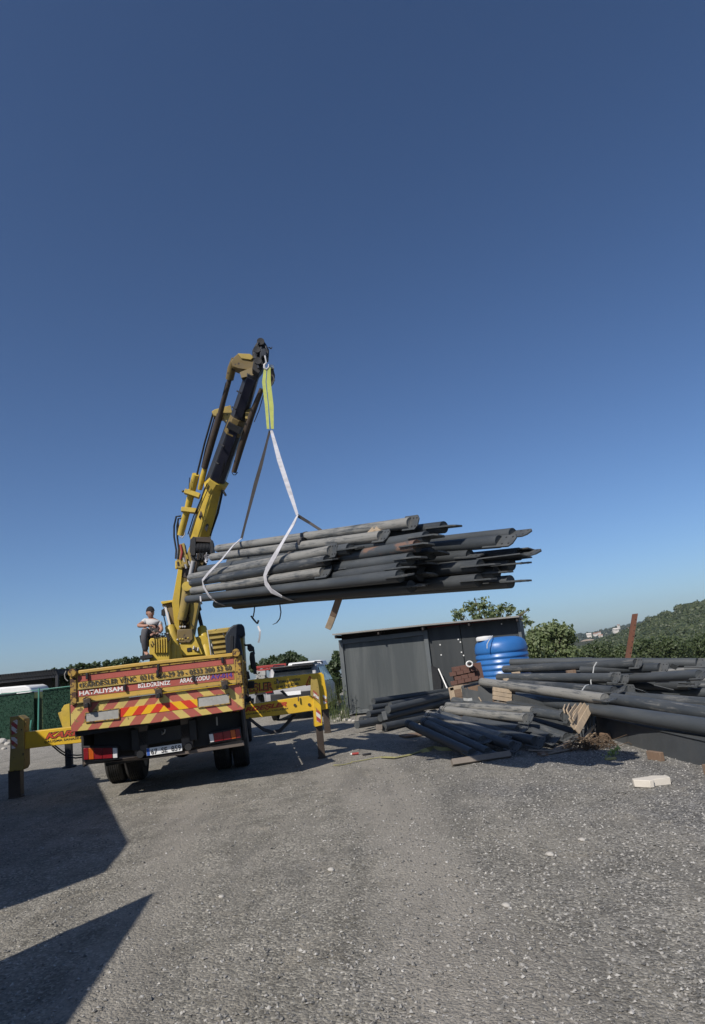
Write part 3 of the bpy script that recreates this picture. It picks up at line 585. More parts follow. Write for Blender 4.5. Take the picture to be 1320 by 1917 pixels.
cr.build('roof_ridges', M['steel_dark'], bc, kind='stuff')
vn = empty('white_van', Vector((P(20, 1300, 29).x, 29, 0)), label='white vehicle roof showing above the left end of the green fence', cat='van')
def vp(x, y, Y=29): return P(x, y, Y)-Vector(vn.location)
MB().prism([vp(-60, 1292), (vp(0, 1287)), vp(46, 1283), vp(55, 1286), vp(60, 1296), vp(60, 1340), vp(-60, 1350)], (0, 1.7, 0)).build('body', M['white'], vn, .06)
MB().prism([vp(-50, 1300, 28.98), vp(30, 1296, 28.98), vp(34, 1310, 28.98), vp(-50, 1315, 28.98)], (0, .04, 0)).build('side_window', M['glass'], vn, .01)
def rocks(pts, lab0, seed):
    rr = random.Random(seed)
    for k, (x, y, s, lab) in enumerate(pts):
        g = G(x, y); bm = bmesh.new(); bmesh.ops.create_icosphere(bm, subdivisions=2, radius=s*g.y/F*.5)
        for v in bm.verts: v.co *= 1+.35*noise.noise(v.co*9/s*8+Vector((k*3, seed, 0))); v.co.z *= .62
        me = bpy.data.meshes.new('stone'); bm.to_mesh(me); bm.free(); o = link('rubble_stone', me, M['rock']); o.location = g+Vector((0, 0, s*g.y/F*.14)); o.rotation_euler.z = rr.uniform(0, 6); tag(o, lab, 'stone', lab0)
rocks([(641, 1322, 13, 'upper pale lump of rubble at the cabin corner'), (643, 1335, 15, 'large pale lump of rubble at the cabin corner'), (634, 1347, 11, 'low pale stone left of the cabin foot'), (646, 1350, 12, 'pale stone against the cabin foot'), (655, 1350, 9, 'small pale stone in front of the cabin foot'), (628, 1351, 7, 'smallest pale stone left of the cabin foot'), (662, 1351, 7, 'small stone between cabin and pipe heap')], 'rubble at the cabin corner', 2)
rocks([(3, 1392, 20, 'pale stone at the left frame edge under the fence'), (14, 1394, 12, 'pale stone second from the left edge under the fence'), (8, 1403, 10, 'flat pale stone in front of the fence stones')], 'stones under the green fence', 5)

# ================================================================ vehicles behind the truck
def car(name, lab, cat, Y, pts_body, paint_lo, roofc):
    pass
CY = 21.5
cr0 = Vector((P(553, 1345, CY).x, CY, 0)); suv = empty('parked_car', cr0, label='light grey estate car with dark roof parked behind the outrigger beams', cat='car')
def cp(x, y, Y=CY): return P(x, y, Y)-cr0
zroof = cp(545, 1247).z; wd = .93
secs = [  # y, half width low, z low, half width belt, z belt, half width roof, z roof
    (0, .88, .42, .90, 1.00, .70, 1.02), (.10, .91, .36, .93, 1.08, .74, 1.30), (.35, .93, .34, .94, 1.10, .76, zroof-.03), (1.0, .93, .34, .94, 1.10, .78, zroof), (2.2, .93, .34, .94, 1.08, .76, zroof-.04), (3.0, .93, .34, .93, 1.05, .70, 1.25), (3.3, .92, .34, .92, 1.02, .66, 1.04), (4.2, .88, .36, .86, .92, .6, .93), (4.45, .8, .42, .76, .75, .5, .76)]
def sec(s): y, a, z0, b, z1, c, z2 = s; return [Vector(p) for p in ((-a, y, z0), (-b, y, (z0+z1)/2), (-b, y, z1), (-c, y, z2), (0, y, z2+.03), (c, y, z2), (b, y, z1), (b, y, (z0+z1)/2), (a, y, z0))]
cb = Matrix.Rotation(R(-6), 4, 'Z')
bod = MB().ring_loft([sec(s) for s in secs]).build('body', M['car_grey'], suv, .02); 
MB().prism([(-.70, .0, 1.08), (.70, .0, 1.08), (.62, .26, zroof-.12), (-.62, .26, zroof-.12)], (0, .02, .02)).build('rear_window', M['glass'], suv).location.y = -.035
for s in (-1, 1):
    MB().prism([(s*.935, .35, 1.13), (s*.935, 2.9, 1.10), (s*.78, 2.3, zroof-.10), (s*.80, .55, zroof-.10)], (s*.012, 0, 0)).build('side_window', M['glass'], suv)
    MB().prism([(s*.90, -.02, .92), (s*.66, -.03, .92), (s*.68, -.03, 1.04), (s*.90, -.02, 1.04)], (0, -.03, 0)).build('tail_light', M['lens_red'], suv, .01)
    MB().tube([(s*.70, .5, zroof+.03), (s*.70, .6, zroof+.07), (s*.70, 2.3, zroof+.06), (s*.70, 2.4, zroof)], .02, 6).build('roof_rail', M['black'], suv)
    for yy in (.8, 3.5): wh = MB().lathe([(.0, -.11), (.26, -.11), (.33, -.08), (.33, .08), (.26, .11), (0, .11)], (s*.80, yy, .33), 'X', 24).build('wheel', M['rubber'], suv); MB().lathe([(0, 0), (.2, 0), (.2, .02), (0, .03)], (s*.905, yy, .33), 'X', 16).build('rim', M['rim'], wh)
MB().box((0, .9, zroof-.005), (1.42, 1.7, .06)).build('dark_roof', M['car_dark'], suv, .02)
MB().box((0, -.035, .74), (1.5, .05, .26)).build('dark_boot_panel', M['car_dark'], suv, .02)
MB().box((0, -.07, .84), (.52, .02, .12)).build('number_plate', M['plate_white'], suv, .004)
MB().box((0, -.05, .50), (1.78, .16, .22)).build('rear_bumper', M['car_grey'], suv, .04)
suv.rotation_euler.z = R(-4)
v2 = Vector((P(575, 1300, 29).x, 29, 0)); van = empty('white_van', v2, label='white van whose roof shows above the dark-roofed grey car', cat='van'); zt2 = P(573, 1238, 29).z
MB().ring_loft([[Vector(q) for q in ((-.9, y, .4), (-.95, y, 1.3), (-.72*k, y, zt2*k2), (.72*k, y, zt2*k2), (.95, y, 1.3), (.9, y, .4))] for y, k, k2 in ((0, .95, .97), (.2, 1, 1), (3.4, 1, 1), (4.0, .9, .9), (4.9, .7, .62))]).build('body', M['white'], van, .04)
MB().prism([(-.62, -.03, 1.35), (.62, -.03, 1.35), (.55, -.02, 1.8), (-.55, -.02, 1.8)], (0, .03, 0)).build('rear_window', M['glass'], van)
for s in (-1, 1):
    for yy in (.9, 3.9): MB().lathe([(0, -.1), (.3, -.1), (.34, -.06), (.34, .06), (.3, .1), (0, .1)], (s*.84, yy, .34), 'X', 20).build('wheel', M['rubber'], van)
f0 = Vector((P(500, 1320, 25).x, 25, 0)); fl = empty('flatbed_trailer', f0, label='red-framed flatbed machine carrier parked left of the grey car', cat='trailer')
def q_(x, y, Y=25): return P(x, y, Y)-f0
for (a, b, w_) in [((478, 1250), (536, 1244), .10), ((478, 1256), (530, 1249), .07)]: MB().bar(q_(*a), q_(*b), w_, .12).build('red_rail', M['plastic_red'], fl, .01)
for x in (484, 496, 508, 522): MB().bar(q_(x, 1252, 25.1), q_(x+3, 1300, 25.1), .09, .09).build('upright', M['steel_dark'], fl)
MB().prism([q_(476, 1284), q_(520, 1280), q_(521, 1296), (q_(477, 1302))], (0, 3, 0)).build('deck', M['steel_dark'], fl)
for x in (482, 512):
    c = q_(x, 1312, 25.0); MB().lathe([(0, -.12), (.36, -.12), (.42, -.07), (.42, .07), (.36, .12), (0, .12)], (c.x, .6, .42), 'X', 22).build('wheel', M['rubber'], fl)
mb = MB(); rr = random.Random(4)
for _ in range(16): a = q_(rr.uniform(478, 505), rr.uniform(1258, 1283), 24.9); mb.box(a, (rr.uniform(.06, .3), .2, rr.uniform(.05, .2)), Matrix.Rotation(rr.uniform(-.5, .5), 3, 'Y'))
mb.build('machinery', M['refl_grey'], fl, .01)

# ================================================================ rusty post
p0, p1 = P(1176, 1236, 17.5), P(1190, 1149, 17.5); rp0 = G(1170, 1275); po = empty('rusty_post', (p0.x, p0.y, 0), label='leaning rusty steel post standing behind the right pipe stack', cat='post')
o3 = Vector(po.location); lo = p0+(p0-p1)*1.0; lo = Vector((lo.x, 17.5, max(0, lo.z)))
MB().prism([p0-(p1-p0)*((p0.z)/(p1.z-p0.z))-o3+Vector((dx, dy, 0)) for dx, dy in ((-.075, -.05), (.045, -.05), (.045, -.035), (-.06, -.035), (-.06, .05), (-.075, .05))], (p1-p0)*(p1.z/(p1.z-p0.z))).build('angle_section', M['rust'], po)
mb = MB()
for k in range(7): c = p0+(p1-p0)*(.15+.12*k)-o3; mb.lathe([(0, -.004), (.011, -.004), (.011, .002), (0, .002)], (c.x, c.z, c.y-.05), 'Z', 8) if False else mb.box((c.x+.01, c.y-.052, c.z), (.018, .006, .03))
mb.build('slot', M['dark_hole'], po)

# ================================================================ crane truck
TF = Frame(Vector((-3.05, 9.65, 0)), yaw=9.5, roll=2.8)
truck = empty('crane_truck', mat=TF.m, label='yellow crane truck seen from behind with red and yellow tailboard, standing on its outriggers', cat='crane truck')
T = TF.t
def mpp(p): return ((TF.m @ Vector(p))-EYE).dot(cF)/F       # metres per pixel at a truck point
def tp(pts, yl, dy, name, mat, parent=truck, bevel=.006, **k):
    return MB().prism([T(x, y, yl) for x, y in pts], (0, dy, 0)).build(name, M[mat] if isinstance(mat, str) else mat, parent, bevel, **k)
def ttube(pts, rpx, name, mat, parent=truck, n=12, **k):
    q = [T(*p) for p in pts]; rs = [(rpx[i] if isinstance(rpx, (list, tuple)) else rpx)*mpp(q[i]) for i in range(len(q))]
    return MB().tube(q, rs, n).build(name, M[mat], parent, **k)
def tbar(p0, p1, w0, w1, b0, b1, name, mat, parent=truck, bevel=.005, hexa=False):
    """bar between two traced points, width in pixels across the view, depth in metres"""
    a, b = T(*p0), T(*p1); A, B = w0*mpp(a)/2, w1*mpp(b)/2
    pr = (lambda a, b: [(-a, b*.5), (-a*.62, -b*.45), (a*.30, -b), (a, -b*.35), (a, b), (-a, b)]) if hexa == 2 else (lambda a, b: [(-a, -b*.1), (-a*.42, -b), (a*.42, -b), (a, -b*.1), (a, b), (-a, b)]) if hexa else (lambda a, b: [(-a, -b), (a, -b), (a, b), (-a, b)])
    return MB().profile_bar(a, b, pr(A, b0/2), pr(B, b1/2)).build(name, M[mat], parent, bevel)
def lettering(s, a, b, hpx, mat, yl, parent, name='lettering', bold=.012, slant=0, grow=0.0, dy=-.004):
    """flat print between baseline pixels a and b, cap height in pixels"""
    cu = bpy.data.curves.new('lettering', 'FONT'); cu.body = s; cu.size = 1; cu.offset = bold+grow; cu.shear = slant; cu.resolution_u = 2
    o = bpy.data.objects.new('lettering', cu); C.objects.link(o); dg = bpy.context.evaluated_depsgraph_get(); me = bpy.data.meshes.new_from_object(o.evaluated_get(dg)); bpy.data.objects.remove(o)
    v = np.array([tuple(q.co) for q in me.vertices]); x0, x1 = v[:, 0].min()+grow, v[:, 0].max()-grow
    A, B = T(*a, yl), T(*b, yl); d = B-A; up = Vector((-d.z, 0, d.x)).normalized(); hh = hpx*mpp(A)/.70
    for q, (x, y, z) in zip(me.vertices, v): p = A+d*((x-x0)/(x1-x0))+up*(y*hh); q.co = (p.x, yl+dy, p.z)
    me.name = name; return link(name, me, M[mat], parent)
TT = lambda x, y: (120+x/3.771, 1210+y/3.771)
def tz(pts, yl, dy, name, mat, parent=truck, bevel=.004, **k): return tp([TT(*p) for p in pts], yl, dy, name, mat, parent, bevel, **k)
# tailboard: frame, board with bands, striped skirt
bd = tz([(88, 190), (1203, 52), (1216, 262), (90, 402)], .0, .05, 'tailboard', 'yellow')
tz([(100, 170), (640, 102), (1190, 46), (1193, 72), (640, 128), (100, 196)], -.035, .09, 'top_rail', 'yellow', bd, .01)
tz([(97, 208), (1196, 80), (1197, 122), (95, 252)], -.006, .005, 'red_band', 'red', bd, 0)
tz([(96, 312), (1198, 182), (1202, 232), (94, 358)], -.006, .005, 'red_band', 'red', bd, 0)
tz([(96, 299), (1198, 168), (1198, 178), (96, 309)], -.024, .02, 'rib', 'yellow_dirty_shade', bd, .003)
tz([(96, 196), (1196, 70), (1196, 80), (96, 207)], -.020, .012, 'rib', 'rust_frame', bd, .003)
tz([(90, 394), (1216, 254), (1216, 264), (90, 404)], -.026, .02, 'lower_rib', 'yellow_dirty_shade', bd, .003)
sk = tz([(45, 414), (1250, 264), (1268, 445), (640, 540), (50, 605)], .02, .05, 'striped_skirt', 'chevron', truck, .006)
tz([(395, 437), (940, 372), (940, 430), (395, 500)], .014, .007, 'bright_chevron', 'chevron_bright', sk, 0)
for q in ([(150, 470), (388, 437), (388, 510), (150, 536)], [(942, 360), (1165, 332), (1170, 402), (945, 432)]):
    f_ = tz(q, .006, .016, 'reflector_plate', 'refl_grey', sk, .003)
    mb = MB(); L = [T(*TT(*p), .003) for p in q]
    for i in range(4): mb.bar(L[i], L[(i+1) % 4], .012, .012)
    mb.build('plate_rim', M['rust_frame'], f_)
tz([(40, 190), (82, 184), (92, 404), (45, 412)], -.03, .16, 'corner_post', 'rust_frame', truck, .01); tz([(1200, 38), (1240, 34), (1262, 262), (1222, 266)], -.03, .16, 'corner_post', 'rust_frame', truck, .01)
tz([(1242, 60), (1256, 62), (1275, 440), (1262, 440)], .0, .4, 'side_edge', 'rust_frame', truck, .006)
for (x, y) in ((60, 185), (1215, 45)): c = T(*TT(x, y), -.04); MB().lathe([(0, -.04), (.055, -.04), (.06, 0), (.055, .05), (0, .05)], c, 'Y', 14).build('latch_knob', M['rust_frame'], truck)
for (x, y, k) in [(165, 400, 0), (670, 332, 0), (1135, 272, 0)]:
    c = T(*TT(x, y), -.05); h_ = MB().box(c, (.10, .07, .13)).build('latch', M['brown_steel'], truck, .01); MB().box(c+Vector((0, -.05, -.03)), (.05, .04, .07)).build('latch_hook', M['black'], h_, .008)
    MB().tube([c+Vector((-.06, -.02, .06)), c+Vector((0, -.03, .085)), c+Vector((.06, -.02, .06))], .012, 8).build('latch_bar', M['rust_frame'], h_)
for (x, y) in [(162, 210), (665, 148), (1118, 98), (428, 290), (912, 225), (660, 190)]:
    c = T(*TT(x, y), -.035); MB().box(c, (.035, .03, .09)).build('hinge_strap', M['black'], bd, .006)
ld = [('KARDE\u015eLER V\u0130N\u00c7', (130, 291), (508, 247), 9.5, 'ink_brown'), ('0216 466-29 29 - 0533 280 53 60', (536, 240), (1183, 165), 9.0, 'ink_brown'), ('HATALIYSAM', (108, 347), (415, 311), 7.6, 'ink_white'),
      ('B\u0130LD\u0130R\u0130N\u0130Z', (523, 294), (752, 268), 6.8, 'ink_white'), ('ARA\u00c7 KODU', (817, 259), (1028, 234), 8.0, 'ink_white'), ('AV-014', (1036, 232), (1188, 214), 7.5, 'ink_blue')]
for s, a, b, h_, mt in ld: lettering(s, TT(*a), TT(*b), h_, mt, -.008, bd, bold=.03)
tz([(106, 268), (122, 258), (118, 276), (124, 290), (108, 286)], -.009, .002, 'arrow_mark', 'ink_brown', bd, 0)
# bed, side boards, chassis
BL = 4.05
wl, wr = -1.25, 1.25; zf = T(150, 1340, .1).z
MB().box((0, .10+BL/2, 1.10), (2.36, BL, .14)).build('load_floor', M['steel_dark'], truck, .01)
for s in (-1, 1):
    sb = MB().box((s*1.20, .16+BL/2, 1.50), (.05, BL, .60)).build('side_board', M['yellow_dirty_shade'], truck, .008)
    for q in range(5): MB().box((s*1.235, .5+q*.85, 1.50), (.03, .06, .58)).build('side_rib', M['rust_frame'], sb, .004)
    MB().box((s*.42, 4.2, .84), (.11, 7.6, .30)).build('chassis_rail', M['steel_dark'], truck, .01)
for yy in (.5, 1.5, 3.2): MB().box((0, yy, .84), (.84, .12, .22)).build('cross_member', M['steel_dark'], truck, .01)
BU = .42
tp([(157, 1421), (262, 1414), (262, 1420), (300, 1412), (368, 1402), (450, 1384), (456, 1388), (458, 1396), (360, 1411), (275, 1421), (156, 1432)], BU, .10, 'bumper', 'bumper', truck, .008)
tp([(176, 1366), (456, 1332), (456, 1368), (176, 1402)], BU+.45, .06, 'underrun_panel', 'steel_dark')
tp([(252, 1352), (276, 1350), (276, 1412), (252, 1416)], BU+.02, .10, 'bumper_bracket', 'bumper'); tp([(337, 1344), (361, 1342), (361, 1400), (340, 1402)], BU+.02, .10, 'bumper_bracket', 'bumper')
tp([(176, 1362), (252, 1354), (252, 1404), (176, 1408)], BU+.2, .05, 'light_back_panel', 'steel_dark'); tp([(361, 1340), (452, 1332), (454, 1385), (361, 1400)], BU+.2, .05, 'light_back_panel', 'steel_dark')
for (q, wx) in (([(156, 1399), (219, 1399), (220, 1420), (157, 1424)], 1), ([(391, 1374), (448, 1363), (451, 1382), (394, 1391)], 0)):
    hs = tp([(q[0][0]-2, q[0][1]-2), (q[1][0]+2, q[1][1]-2), (q[2][0]+2, q[2][1]+2), (q[3][0]-2, q[3][1]+2)], BU-.05, .10, 'tail_light', 'black')
    def lerp(u, v): a = Vector(q[0]).lerp(Vector(q[1]), u); b = Vector(q[3]).lerp(Vector(q[2]), u); c = a.lerp(b, v); return (c.x, c.y)
    cells = [(0, .14, 'lens_red'), (.15, .30, 'lens_orange'), (.31, .55, 'lens_red'), (.56, .86, 'lens_red'), (.87, 1, 'lens_white')]
    for a, b, mt in cells:
        if not wx: a, b = 1-b, 1-a
        tp([lerp(a, .06), lerp(b, .06), lerp(b, .94), lerp(a, .94)], BU-.068, .02, 'lens', mt, hs, .004)
pl = tp([(274, 1401), (340, 1391.5), (341.5, 1405.5), (275, 1415.5)], BU-.04, .02, 'number_plate', 'plate_white', truck, .003)
tp([(274.3, 1401.5), (280, 1400.6), (281, 1414.2), (275.3, 1415)], BU-.042, .002, 'country_strip', 'blue_strip', pl, 0)
lettering('67  SE  859', (283, 1412.4), (339, 1403.6), 9.2, 'ink', BU-.042, pl, bold=.01)
for x, y in ((263, 1412), (353, 1398)): c = T(x, y, BU-.06); MB().lathe([(0, -.03), (.05, -.03), (.06, .01), (.03, .06), (0, .06)], c, 'Y', 12).build('tow_eye', M['steel_dark'], truck)
MB().box((-.02, 1.25, .74), (1.9, .75, .50)).build('rear_shade_box', M['steel_dark'], truck, .02); MB().box((-1.17, 1.05, .80), (.04, 1.2, .44)).build('side_shade_guard', M['steel_dark'], truck, .01); MB().box((1.17, 1.05, .80), (.04, 1.2, .44)).build('side_shade_guard', M['steel_dark'], truck, .01)  # added box and guards block light, keeping the ground under the bed dark
tb_ = T(305, 1370, 1.0); ttube([(302, 1366, .5), (304, 1374, .4), (308, 1372, .38), (309, 1366, .42)], 1.6, 'coupling_hook', 'refl_grey')
tp([(404, 1342), (407, 1342), (408, 1358), (405, 1358)], .4, .02, 'hanging_strip', 'refl_grey')
# wheels
def wheel(x, y, r_=.50, wd=.26):
    z = r_-math.tan(R(2.8))*x-.01; a = [(0, -wd/2), (r_*.58, -wd/2), (r_*.62, -wd/2-.01), (r_*.93, -wd/2-.005), (r_*.985, -wd/2+.03)]
    n = 6
    for i in range(n): zz = -wd/2+.045+(wd-.09)*i/(n-1); a += [(r_, zz-.012), (r_, zz+.008), (r_-.014, zz+.010), (r_-.014, zz+.016)] if i < n-1 else [(r_, zz-.012), (r_, zz)]
    a += [(r_*.985, wd/2-.03), (r_*.93, wd/2+.005), (r_*.62, wd/2+.01), (r_*.58, wd/2), (0, wd/2)]
    o = MB().lathe(a, (0, 0, 0), 'X', 40).build('wheel', M['rubber'], truck); o.location = (x, y, z)
    MB().lathe([(.10, -wd/2-.015), (.27, -wd/2-.012), (.29, -wd/2-.02), (.29, wd/2+.02), (.27, wd/2+.012), (.10, wd/2+.015)], (0, 0, 0), 'X', 24).build('rim', M['rim'], o)
for x in (-1.06, -.74, .74, 1.06): wheel(x-.04, 2.45)
for x in (-1.02, 1.02): wheel(x, 6.6)
MB().tube([(-1.0, 2.45, .5), (1.0, 2.45, .45)], .08, 12).build('axle', M['steel_dark'], truck); MB().lathe([(0, -.2), (.17, -.14), (.2, 0), (.17, .14), (0, .2)], (0, 2.45, .47), 'Y', 16).build('differential', M['steel_dark'], truck)
for s in (-1, 1): MB().prism([(s*.95, 1.7, .98), (s*.95, 1.72, 1.01), (s*.95, 2.4, 1.04), (s*.95, 3.2, 1.0), (s*.95, 3.2, .97), (s*.95, 2.4, 1.01)], (s*.26, 0, 0)).build('mudguard', M['black'], truck)
MB().box((.75, 4.4, .75), (.5, .9, .45)).build('fuel_tank', M['steel_dark'], truck, .05); MB().box((-.75, 4.3, .8), (.45, .8, .4)).build('side_locker', M['steel_dark'], truck, .03)
# outriggers (rear pair in one plane, front pair further away)
def outrigger(beam, legbox, leg, foot_y, yl, inner=.0, mt='yellow_bright', legmt='yellow_dirty_shade', txt=None, dy=.20):
    b = tp(beam, yl, dy, 'outrigger_beam', mt, truck, .008)
    lb = tp(legbox, yl-.04, dy+.08, 'jack_housing', legmt, b, .008)
    a = T(leg[0][0], leg[0][1], yl+dy/2); q = T(leg[1][0], leg[1][1], yl+dy/2); w0 = leg[2]*mpp(a)/2; wp = TF.m @ q; q2 = TF.i @ Vector((wp.x, wp.y, -.01))
    lg = MB().bar(a, q2, w0*2, w0*2, side=(0, 1, 0)).build('jack_leg', M['brown_steel'], b, .008)
    f = MB().lathe([(0, 0), (w0*1.35, 0), (w0*1.35, .03), (w0*.8, .05), (0, .05)], q2, 'Z', 16).build('foot_plate', M['brown_steel'], b)
    return b
b1 = outrigger([(34, 1372), (90, 1366), (176, 1356), (300, 1342), (300, 1378), (176, 1388), (90, 1397), (34, 1404)], [(18, 1342), (36, 1340), (45, 1346), (46, 1434), (42, 1442), (17, 1445), (19, 1400)], ((30, 1440), (31, 1492), 21), 0, 2.0)
tp([(21, 1352), (33, 1346), (32, 1372), (22, 1376)], 1.955, .004, 'warning_tape', 'tape', b1, 0); tp([(21, 1380), (32, 1380), (33, 1400), (22, 1402)], 1.955, .004, 'warning_tape', 'tape', b1, 0)
lettering('KARDE\u015eLER', (85, 1383.5), (222, 1366), 10, 'ink', 2.0, b1, bold=.05, slant=.35, grow=.035); lettering('KARDE\u015eLER', (85.6, 1383.2), (222, 1366), 9.3, 'ink_red', 2.0, b1, bold=.03, slant=.35, dy=-.006)
lettering('\u00c7ALI\u015eMA SAHASINA 25 mt YAKLA\u015eMA', (83, 1391), (222, 1375), 3.8, 'ink', 2.0, b1, bold=.02)
tp([(46, 1350), (49, 1350), (49, 1360), (46, 1360)], 1.98, .1, 'jack_bracket', 'yellow_dirty_shade', b1)
b2 = outrigger([(300, 1350), (460, 1320), (582, 1302), (588, 1306), (600, 1322), (600, 1338), (588, 1330), (548, 1336), (460, 1346), (300, 1380)], [(586, 1304), (594, 1312), (601, 1320), (604, 1358), (590, 1361), (587, 1332)], ((597, 1355), (603, 1418), 12), 0, 2.05, legmt='yellow_bright')
tp([(591, 1324), (600, 1334), (601, 1354), (593, 1350)], 2.005, .004, 'warning_tape', 'tape', b2, 0)
lettering('KARDE\u015eLER', (433, 1336), (538, 1321.5), 7.5, 'ink_red', 2.05, b2, bold=.05, slant=.35); lettering('\u00c7ALI\u015eMA SAHASINA 25 mt YAKLA\u015eMA', (433, 1343), (540, 1327.5), 3, 'ink', 2.05, b2, bold=.02)
for x, y in ((552, 1320), (579, 1319)): c = T(x, y, 2.04); MB().lathe([(0, -.01), (.025, -.01), (.025, .02), (0, .02)], c, 'Y', 12).build('pin', M['brown_steel'], b2)
MB().bar(T(558, 1302, 2.0), T(559, 1313, 2.0), .02, .02).build('lock_handle', M['brown_steel'], b2)
b3 = outrigger([(300, 1292), (465, 1276), (465, 1273), (603, 1259), (604, 1278), (560, 1285), (470, 1300), (300, 1330)], [(597, 1259.5), (606, 1262), (612, 1296), (614, 1327), (601, 1329), (599, 1296), (594, 1282)], ((609, 1326), (614, 1373), 11), 0, 6.3, legmt='yellow_bright')
tp([(582, 1271), (594, 1271), (597, 1284), (601, 1328), (590, 1312), (582, 1304)], 6.1, .1, 'jack_side_plate', 'yellow_dirty_shade', b3)
tp([(586, 1291), (596, 1300), (597, 1310), (587, 1306)], 6.09, .005, 'warning_tape', 'tape', b3, 0); tp([(604, 1300), (611, 1304), (612, 1316), (606, 1318)], 6.25, .005, 'warning_tape', 'tape', b3, 0)
lettering('KARDE\u015eLER', (424, 1300), (511.5, 1290.5), 14, 'ink', 6.3, b3, bold=.05); lettering('KARDE\u015eLER', (424, 1300), (511.5, 1290.5), 13, 'ink_orange', 6.3, b3, bold=.0, dy=-.008)
lettering('\u00c7ALI\u015eMA SAHASINA', (513, 1280.5), (563, 1273.5), 4.6, 'ink_brown', 6.3, b3, bold=.04); lettering('25 mt YAKLA\u015eMA', (517, 1288.5), (560, 1282), 4.6, 'ink_brown', 6.3, b3, bold=.04)
tr3 = [T(x, y, 6.29) for x, y in ((580, 1265.5), (588, 1280), (573, 1283.2))]; mb = MB()
for i in range(3): mb.bar(tr3[i], tr3[(i+1) % 3], .025, .006)
mb.build('warning_triangle', M['ink_red'], b3); MB().bar(T(580.3, 1272, 6.28), T(580.5, 1278, 6.28), .02, .006).build('exclamation_mark', M['ink'], b3)
tp([(519, 1270), (523, 1276), (522, 1282), (519, 1278), (517, 1272)], 6.1, .08, 'lock_handle', 'steel_dark', b3); tp([(524, 1294), (530, 1292), (541, 1304), (538, 1306)], 6.0, .1, 'jack_valve', 'black', b3)
tbar((116, 1332, 5.75), (130, 1372, 5.75), 10, 12, .2, .2, 'jack_housing', 'yellow_clean'); tp([(115, 1328), (120, 1320), (130, 1317), (132, 1362), (118, 1363)], 5.6, .22, 'jack_housing', 'yellow_clean')
a = T(129, 1385, 5.75); g = TF.i @ Vector((*(TF.m @ T(130, 1437, 5.75))[:2], 0)); MB().bar(a+Vector((0, 0, .3)), g, .14, .14).build('jack_leg', M['steel_dark'], truck, .01); MB().lathe([(0, 0), (.15, 0), (.15, .03), (.08, .05), (0, .05)], g, 'Z', 16).build('foot_plate', M['steel_dark'], truck)
tp([(118, 1368), (300, 1345), (300, 1362), (118, 1386)], 5.8, .18, 'outrigger_beam', 'yellow_dirty_shade')
ttube([(98, 1396, 2.3), (112, 1408, 2.4), (126, 1417, 2.4), (142, 1419, 2.3), (160, 1417, 2.2), (180, 1410, 2.2)], 1.3, 'hydraulic_hose', 'black'); ttube([(102, 1395, 2.3), (116, 1406, 2.4), (130, 1413, 2.4), (144, 1414, 2.3), (165, 1412, 2.2)], 1.2, 'hydraulic_hose', 'black')
q = [T(468, 1346, 2.0), T(480, 1356, 2.1), T(494, 1366, 2.1), T(510, 1371, 2.1), T(524, 1368, 2.1), T(536, 1356, 2.1), T(552, 1338, 2.2)]; MB().ribbon(q, .09, .02, (0, 1, .5)).build('hanging_hose_sleeve', M['strap_dark'], truck)
# clutter at the right of the bed
rr = random.Random(3)
for k in range(11):
    x, y = rr.uniform(452, 478), rr.uniform(1262, 1322); c = T(x, y, rr.uniform(1.5, 4.5)); MB().box(c, (rr.uniform(.06, .18), rr.uniform(.1, .4), rr.uniform(.05, .18)), Matrix.Rotation(rr.uniform(-.5, .5), 3, 'Y')).build('locker_fitting', M[rr.choice(['rust_frame', 'steel_dark', 'black', 'brown_steel'])], truck, .01)
# cab back wall, air intake, mirrors
CBY = 6.9
cab = tp([(384, 1180), (421, 1175), (455, 1172), (462, 1300), (336, 1312), (336, 1225), (384, 1215)], CBY, 2.0, 'cab', 'yellow_dirty_shade', truck, .03)
for k in range(5): yy = 1186+k*9.5; tp([(386, yy), (452, yy-8), (452, yy-5.5), (386, yy+2.5)], CBY-.05, .05, 'wall_rib', 'yellow_dirty_shade', cab, .008)
ai = [(421, 1192), (424, 1184), (430, 1175), (437, 1170), (446, 1168), (453, 1168), (457, 1173), (459, 1188), (454, 1193), (449, 1192), (449, 1196), (453, 1218), (453, 1232), (424, 1235), (422, 1205)]
tp(ai, CBY-.75, .55, 'air_intake', 'navy', truck, .05); ttube([(420, 1188, CBY-.4), (418, 1189, CBY-.4)], 3.5, 'intake_cap', 'black'); tp([(431, 1190), (437, 1190), (437, 1220), (431, 1221)], CBY-.77, .02, 'intake_slot', 'black')
tp([(447, 1192), (452, 1205), (457, 1240), (452, 1300), (446, 1300)], CBY-.1, .3, 'cab_pillar', 'brown_steel')
ttube([(451, 1203, CBY+.4), (460, 1208, CBY+.3), (468, 1207, CBY+.3), (474, 1212, CBY+.3), (476, 1225, CBY+.3)], 1.8, 'mirror_arm', 'black')
tp([(463, 1208), (470, 1205), (474, 1212), (474, 1219), (467, 1220), (463, 1215)], CBY+.2, .14, 'mirror', 'black', truck, .02); tp([(468, 1221), (476, 1219), (479, 1246), (479, 1252), (470, 1253), (467, 1232)], CBY+.2, .16, 'mirror', 'black', truck, .03)
tp([(474, 1246), (480, 1247), (481, 1262), (475, 1262)], CBY+.2, .1, 'mirror_foot', 'black'); ttube([(124, 1256, .3), (121, 1262, .3), (122, 1270, .3), (127, 1275, .3)], .9, 'mirror_rim', 'refl_grey')
